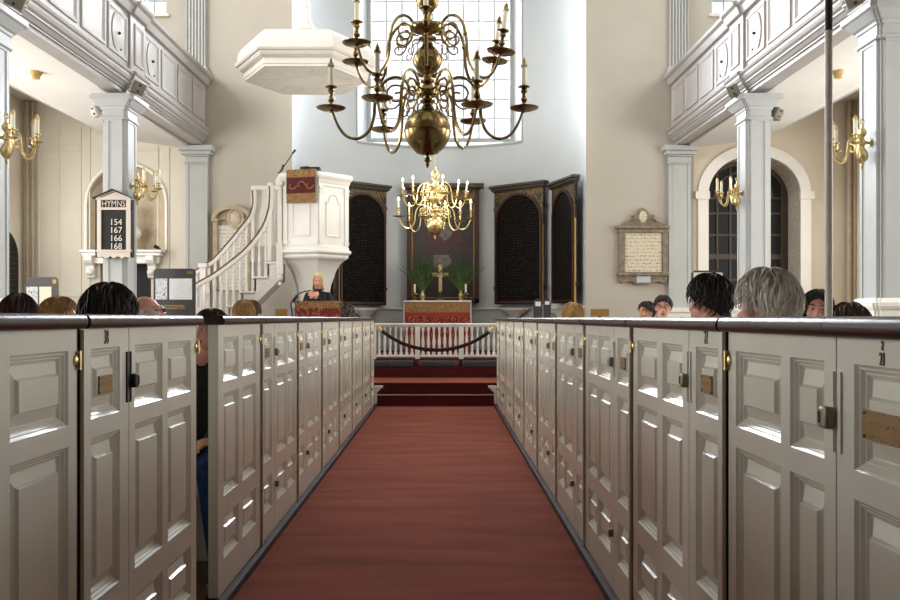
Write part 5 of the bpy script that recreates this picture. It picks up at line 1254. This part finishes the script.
def person(label, top, yaw=0., hyaw=0., tilt=0., nod=0., hair='short', hairc='hair_dark', skin='skin', cloth='cloth_black', legs='cloth_blue', pose='sit', floor=PZ + .006, seat=.5, k=1., glasses=False, lips=True, hoff=0., arm=1., feet=.11, reach=1.,  cat='person', vox=.0085, lean=0., volume=1.12, group=None, seed=1, collar=None):
    X, Y, ZT_ = top; random.seed(seed)
    zt = ZT_ - floor; V = Vector; pr = []
    hc = V((hoff, 0, zt - (.02 + .1 * volume) * k))                              # head centre
    RH = Matrix.Rotation(hyaw, 4, 'Z') @ Matrix.Rotation(tilt, 4, 'Y') @ Matrix.Rotation(nod, 4, 'X')
    HM = Matrix.Translation(hc) @ RH
    def H(x, y, z): return HM @ V((x * k, y * k, z * k))
    def E(c, r, m_): pr.append(('e', H(*c), [q * k for q in r], RH.to_3x3(), m_))
    E((0, -.012, .022), (.074, .094, .09), skin); E((0, .022, -.038), (.058, .068, .07), skin); E((0, .052, -.085), (.028, .03, .026), skin)
    E((0, .083, -.012), (.013, .018, .026), skin); E((0, .094, -.028), (.014, .014, .011), skin); E((0, .07, .03), (.05, .02, .014), skin)
    for s in (-1, 1):
        E((s * .038, .055, -.022), (.024, .026, .024), skin); E((s * .076, -.012, -.006), (.01, .02, .031), skin)
    if lips: E((0, .082, -.058), (.024, .012, .0065), 'lips'); E((0, .08, -.066), (.019, .011, .006), 'lips')
    sh = zt - .315 * k; dy = -.05
    off = lambda z: lean * (zt - z)                              # the trunk leans
    pr.append(('c', H(0, -.03, -.07), V((0, dy + .01, sh + .02)), .05 * k, .058 * k, skin))
    sw = .165 * k * (1 if arm == 1 else .93)
    hipz = seat - floor + .1 if pose == 'sit' else .52 * zt
    chest = V((0, dy - .01, sh - .14 * k)); belly = V((0, dy - .03, (sh + hipz) / 2 - .03)); hip = V((0, dy - .06, hipz))
    for s in (-1, 1):
        pr.append(('c', V((s * .06 * k, dy, sh - .03)), V((s * sw, dy, sh - .04 * k)), .055 * k, .052 * k, cloth))
        pr.append(('c', V((s * .075 * k, dy, sh - .1 * k)), V((s * .06 * k, dy - .02, belly.z)), .095 * k, .1 * k, cloth)); pr.append(('c', V((s * .06 * k, dy - .02, belly.z)), V((s * .075 * k, hip.y, hipz)), .1 * k, .11 * k, cloth if True else legs))
    pr.append(('c', chest, belly, .12 * k, .115 * k, cloth)); pr.append(('c', belly, hip, .115 * k, .125 * k, cloth))
    if collar: pr.append(('c', V((0, dy + .02, sh + .0)), V((0, dy + .012, sh + .035)), .064 * k, .061 * k, collar))
    for s in (-1, 1):
        S = V((s * sw, dy, sh - .045 * k)); 
        if pose == 'sit': El = V((s * .225 * k * arm, dy + .03, sh - .31 * k)); W = V((s * .1 * k, dy + .25 * k, hipz + .11)); hd = V((-s * .35, .9, -.12)); hn = V((0, -.1, -1))
        else: El = V((s * .25 * k, dy + .12, sh - .3 * k)); W = V((s * .055 * k + .045, dy + .34, sh - .1)); hd = V((-s * .75, .12, .55)); hn = V((-s * .3, -.9, -.2))
        pr.append(('c', S, El, .054 * k, .043 * k, cloth)); pr.append(('c', El, W, .044 * k, .033 * k, cloth)); wd = (W - El).normalized(); pr.append(('c', W - wd * .03, W + wd * .02, .027 * k, .026 * k, skin)); hand(pr, W + wd * .02, hd, hn, s, k, skin)
        if pose == 'sit':
            Kn = V((s * .105 * k, hip.y + .43 * k * reach, hipz - .0)); An = V((s * feet * k, hip.y + .44 * k * reach, .09))
            pr.append(('c', V((s * .085 * k, hip.y, hipz - .01)), Kn, .085 * k, .06 * k, legs)); pr.append(('c', Kn, An, .056 * k, .038 * k, legs)); 
        else:
            Kn = V((s * .1, dy - .0, .28 * zt)); An = V((s * .1, dy - .03, .09))
            pr.append(('c', V((s * .09, hip.y + .02, hipz)), Kn, .1, .068, legs)); pr.append(('c', Kn, An, .066, .042, legs))
        toe = V((An.x + s * .02, An.y + .17 * k, .036)); pr.append(('c', V((An.x, An.y - .03, .045)), toe, .042 * k, .036 * k, 'shoe')); pr.append(('c', V((An.x, An.y - .03, .02)), toe + V((0, .01, -.018)), .02, .02, 'rubber')); pr.append(('c', An, V((An.x, An.y - .0, .05)), .042 * k, .045 * k, 'shoe'))
    mb = MB()
    for q in pr:
        if q[0] == 'c':
            _, a, b, r0, r1, m_ = q; n = 12
            if (b - a).length < 1e-4: b = a + V((0, 0, .001))
            ax_ = (b - a).normalized()
            P = [a - ax_ * r0 * c for c in (.98, .7)] + [a, b] + [b + ax_ * r1 * c for c in (.7, .98)]
            mb.tube(P, [r0 * .2, r0 * .71, r0, r1, r1 * .71, r1 * .2], n)
        else:
            _, c, r, R3, m_ = q; m2 = MB().ball((0, 0, 0), 1, 16); m2.v = [tuple(c + R3 @ V((v[0] * r[0], v[1] * r[1], v[2] * r[2]))) for v in m2.v]; mb.add(m2.v, m2.f)
    o = mb.build('person', None, smooth=False)
    rm = o.modifiers.new('skin_over', 'REMESH'); rm.mode = 'VOXEL'; rm.voxel_size = vox
    sm = o.modifiers.new('relax', 'SMOOTH'); sm.factor = .5; sm.iterations = 3
    bpy.context.view_layer.update()
    me = bpy.data.meshes.new_from_object(o.evaluated_get(bpy.context.evaluated_depsgraph_get()))
    o.modifiers.clear(); old = o.data; o.data = me; bpy.data.meshes.remove(old); me.name = 'person'
    mats = []
    for q in pr:
        if q[-1] not in mats: mats.append(q[-1])
    me.materials.clear()
    for m_ in mats: me.materials.append(M[m_])
    nf = len(me.polygons); co = np.empty(nf * 3, np.float32); me.polygons.foreach_get('center', co); co = co.reshape(-1, 3)
    best = np.full(nf, 1e9); idx = np.zeros(nf, np.int32)
    for q in pr:
        if q[0] == 'c':
            a = np.array(q[1]); b = np.array(q[2]); ab = b - a; tt = np.clip(((co - a) @ ab) / max(1e-9, ab @ ab), 0, 1); d = np.linalg.norm(co - (a + tt[:, None] * ab), axis=1) - (q[3] + (q[4] - q[3]) * tt)
        else:
            R3 = np.array(q[3]); l = (co - np.array(q[1])) @ R3; rr = np.array(q[2]); kk = np.linalg.norm(l / rr, axis=1); d = (kk - 1) * rr.min()
        u = d < best; best[u] = d[u]; idx[u] = mats.index(q[-1])
    me.polygons.foreach_set('material_index', idx); me.shade_smooth()
    o.location = (X, Y, floor); o.rotation_euler = (0, 0, yaw); tag(o, label, cat, group, 'thing')
    # hair
    mb = MB(); c = (0, -.014, .022); R = (.083 * volume, .103 * volume, .098 * volume)
    long_ = hair in ('bob', 'long')
    def lim(ph):                                               # ph = 0 at the face, pi at the nape
        f = abs(((ph + PI) % (2 * PI)) - PI) / PI
        if hair == 'bald': return 95 + 28 * f
        t0 = 54 if not long_ else 48
        if long_: return t0 + 95 * min(1, max(0, (f - .2) / .3)) ** .8
        return 54 + 8 * f / .25 if f < .25 else 62 + 32 * (f - .25) / .25 if f < .5 else 94 + 44 * (f - .5) / .5
    def hp(th, ph, dr=0.):
        t1 = math.radians(th); lo = math.radians(100)
        ex = 0
        if long_ and t1 > lo: ex = t1 - lo; t1 = lo
        r = 1 + dr; x = (R[0] * r) * math.sin(t1) * math.sin(ph); y = (R[1] * r) * math.sin(t1) * math.cos(ph); z = (R[2] * r) * math.cos(t1)
        z -= ex * .2; x *= 1 - ex * .06; y *= 1 - ex * .08
        return H(c[0] + x, c[1] + y, c[2] + z)
    n = 40; rings = 12; ls = []; start = 0 if hair != 'bald' else 78
    for i in range(rings + 1):
        l = []
        for j in range(n):
            ph = 2 * PI * j / n; L = lim(ph)
            if hair == 'bald' and (abs(((ph + PI) % (2 * PI)) - PI) < 1.2): L = start + 1
            l.append(hp(start + .5 + (L - start) * i / rings, ph, .012 * math.sin(7 * ph + i) if i else 0))
        ls.append(l)
    if hair != 'bald': mb.loops(ls, True, True)
    for i in range(420 if hair != 'bald' else 260):
        ph = random.uniform(0, 2 * PI); L = lim(ph)
        if hair == 'bald' and abs(((ph + PI) % (2 * PI)) - PI) < 1.2: continue
        t0 = start + (L - start) * random.uniform(0, .75) ** .8; t1 = min(L * 1.04, t0 + random.uniform(40, 75)); tw = random.gauss(0, .22 if long_ else .4); dr = random.uniform(.01, .06 if long_ else .09)
        P = [hp(t0 + (t1 - t0) * q / 7, ph + tw * q / 7, dr * math.sin(PI * min(1, (q + 1) / 7.5)) + .004) for q in range(8)]
        mb.tube(P, [.0022 * k, .0036 * k, .0038 * k, .0036 * k, .0034 * k, .003 * k, .0024 * k, .001 * k], 4)
    h_ = mb.build('hair', hairc, o, angle=80)
    m2 = MB()
    for s in (-1, 1): MB().tube([H(s * .016, .09, .03), H(s * .034, .089, .036), H(s * .052, .076, .031)], [.003 * k, .0035 * k, .002 * k], 6).build('eyebrow', hairc, o)
    for s in (-1, 1):
        e = MB().ball(H(s * .032, .0725, .008), .0112 * k, 12).build('eye', 'eyewhite', o); cI = H(s * .032, .0795, .008)
        MB().ball(cI, .0068 * k, 10).build('iris', 'iris', e)
    if glasses:
        m2 = MB()
        for s in (-1, 1):
            m2.tube([H(s * .034 + .024 * math.cos(i * PI / 10), .1, .006 + .018 * math.sin(i * PI / 10)) for i in range(21)], .0028 * k, 6, False)
            m2.tube([H(s * .058, .1, .01), H(s * .076, .06, .012), H(s * .08, -.01, .008)], .0025 * k, 6)
        m2.tube([H(-.01, .1, .01), H(0, .103, .012), H(.01, .1, .01)], .0025 * k, 6); m2.build('spectacles', 'spectacles', o)
    return o
D = math.radians
def P3(px, py, Y): return (ax(px, Y), Y, az(py, Y))
person('person with dark hair seen from behind in pew 38, head turned away', (ax(110, 3.15) - .09, 3.15, az(284, 3.15)), yaw=D(8), hyaw=D(-20), hairc='hair_dark', skin='skin', cloth='cloth_grey', seed=2, volume=1.14, vox=.008, k=.97, hoff=.09, arm=.8, reach=.6)
person('blonde person in spectacles facing right, left of the dark-haired head', P3(61, 297.5, 5.22), yaw=D(-8), hyaw=D(-70), hair='short', hairc='hair_honey', skin='skin_pink', cloth='cloth_green', glasses=True, seed=3)
person('balding person in spectacles facing right, beside the dark-haired head', P3(147, 292.5, 5.22), yaw=D(-12), hyaw=D(-68), nod=D(12), hair='bald', hairc='hair_grey', skin='skin_pink', cloth='cloth_blue', glasses=True, seed=4)
person('person with dark maroon hair at the left edge of the picture', P3(19, 294, 4.05), yaw=D(10), hair='bob', hairc='hair_maroon', skin='skin', cloth='cloth_maroon', seed=5, k=.9)
person('boy in black peeping out of the open pew on the left', (-1.23, 4.44, az(309.5, 4.44)), yaw=D(180), hyaw=D(-40), tilt=D(6), hoff=-.05, arm=.72, feet=.165, hairc='hair_brown', skin='skin_pink', cloth='cloth_black', legs='jeans', seed=6, k=.83, vox=.007)
person('person with honey blonde hair seen from behind, near the pulpit stairs', P3(244, 300, 7.62), yaw=D(5), hair='bob', hairc='hair_honey', cloth='cloth_tan', seed=7)
person('person with greying brown hair just behind the honey blonde head', P3(252, 300.5, 8.85), yaw=D(-8), hair='short', hairc='hair_brown', cloth='cloth_grey', seed=8)
person('blonde person seen from behind in a right-hand pew near the steps', P3(572, 302.5, 7.62), yaw=D(15), hair='bob', hairc='hair_blonde', cloth='cloth_blue', seed=9)
person('dark-haired person in spectacles facing the camera over the right pews', P3(663, 295.5, 9.22), yaw=D(170), hyaw=D(-5), hairc='hair_dark', skin='skin_pink', cloth='cloth_white', glasses=True, seed=10)
person('dark-haired person half hidden beside the man in spectacles', P3(646, 301.5, 10.4), yaw=D(172), hyaw=D(-48), hairc='hair_dark', skin='skin_tan', cloth='cloth_grey', seed=11)
person('person with short dark hair seen from behind, before the pale sign board', P3(707.5, 274.5, 4.12), yaw=D(8), hyaw=D(14), hairc='hair_dark', skin='skin_pink', cloth='cloth_black', collar='cloth_blue', seed=12, volume=1.14)
person('person with long grey hair seen from behind in pew 22', (ax(763, 2.92) + .05, 2.92, az(269.5, 2.92)), yaw=D(12), hyaw=D(8), hoff=-.05, hair='short', hairc='hair_grey', skin='skin_pink', cloth='cloth_grey', seed=13, vox=.008, volume=1.13)
person('dark-haired person facing the camera beside the tall pole', P3(817, 289.5, 5.52), yaw=D(165), hyaw=D(-6), tilt=D(-5), hair='long', hairc='hair_dark', skin='skin_pink', cloth='cloth_maroon', seed=14, vox=.0075, volume=1.14)
person('person with brown hair bowed low behind the cap rail at right', P3(848, 304, 4.12), yaw=D(0), hairc='hair_brown', cloth='cloth_tan', seed=15, nod=D(-10))
person('blonde person in black speaking at the lectern with raised clasped hands', P3(318, 273, 14.0), yaw=D(184), hyaw=D(-4), nod=D(-4), hair='bob', hairc='hair_light', skin='skin_pink', cloth='cloth_black', legs='cloth_black', pose='stand', floor=.342, collar='cloth_black', seed=16, vox=.007, volume=1.14)

# ------------------------------------------------------------------ light and camera
W = bpy.data.worlds.new('World'); SC.world = W; W.use_nodes = True
bg = W.node_tree.nodes['Background']; bg.inputs['Color'].default_value = (.9, .95, 1, 1); bg.inputs['Strength'].default_value = 1.2
def area(name, loc, rot, sx, sy, e, col=(1, 1, 1)):
    l = bpy.data.lights.new(name, 'AREA'); l.shape = 'RECTANGLE'; l.size = sx; l.size_y = sy; l.energy = e; l.color = col
    o = bpy.data.objects.new(name, l); COL.objects.link(o); o.location = loc; o.rotation_euler = rot; return o
for y, u, l in ((3.0, .04, .3), (7.0, .72, 2.1), (11.0, .75, 2.0), (14.15, .1, .8)):
    area('window_daylight', (XL + .15, y, 8.2), (0, -PI / 2, 0), 3.1, 1.5, 330 * u, (.98, .99, 1))
    area('window_daylight', (XR - .15, y, 8.2), (0, PI / 2, 0), 3.1, 1.5, 190 * u, (.98, .99, 1))
    area('window_daylight', (XL + .12, y, 2.85), (0, -PI / 2, 0), 2.2, 1.5, 58 * l, (1, .98, .94))
    area('window_daylight', (XR - .12, y, 2.85), (0, PI / 2, 0), 2.2, 1.5, 50 * l, (1, .98, .94))
area('window_daylight', ((gx0 + gx1) / 2, WY + .5, 7.2), (-PI / 2, 0, 0), 3.1, 4.3, 620, (.96, .985, 1)).data.spread = math.radians(115)
cam = bpy.data.cameras.new('camera'); co = bpy.data.objects.new('camera', cam); COL.objects.link(co)
co.location = (0, 0, EYE); co.rotation_euler = (PI / 2, 0, 0); cam.sensor_width = 36; cam.lens = 36 * F / 900; cam.shift_x = (450 - VX) / 900; cam.shift_y = (VY - 300) / 900; cam.clip_start = .05; cam.clip_end = 100
SC.camera = co
SC.view_settings.view_transform = 'Standard'; SC.view_settings.look = 'None'; SC.view_settings.gamma = 1; SC.view_settings.use_curve_mapping = False
SC.view_settings.exposure = 0.76
SC.cycles.max_bounces = 8; SC.cycles.diffuse_bounces = 5; SC.cycles.glossy_bounces = 4; SC.cycles.transparent_max_bounces = 12; SC.cycles.use_denoising = True
SC.cycles.sample_clamp_indirect = 6
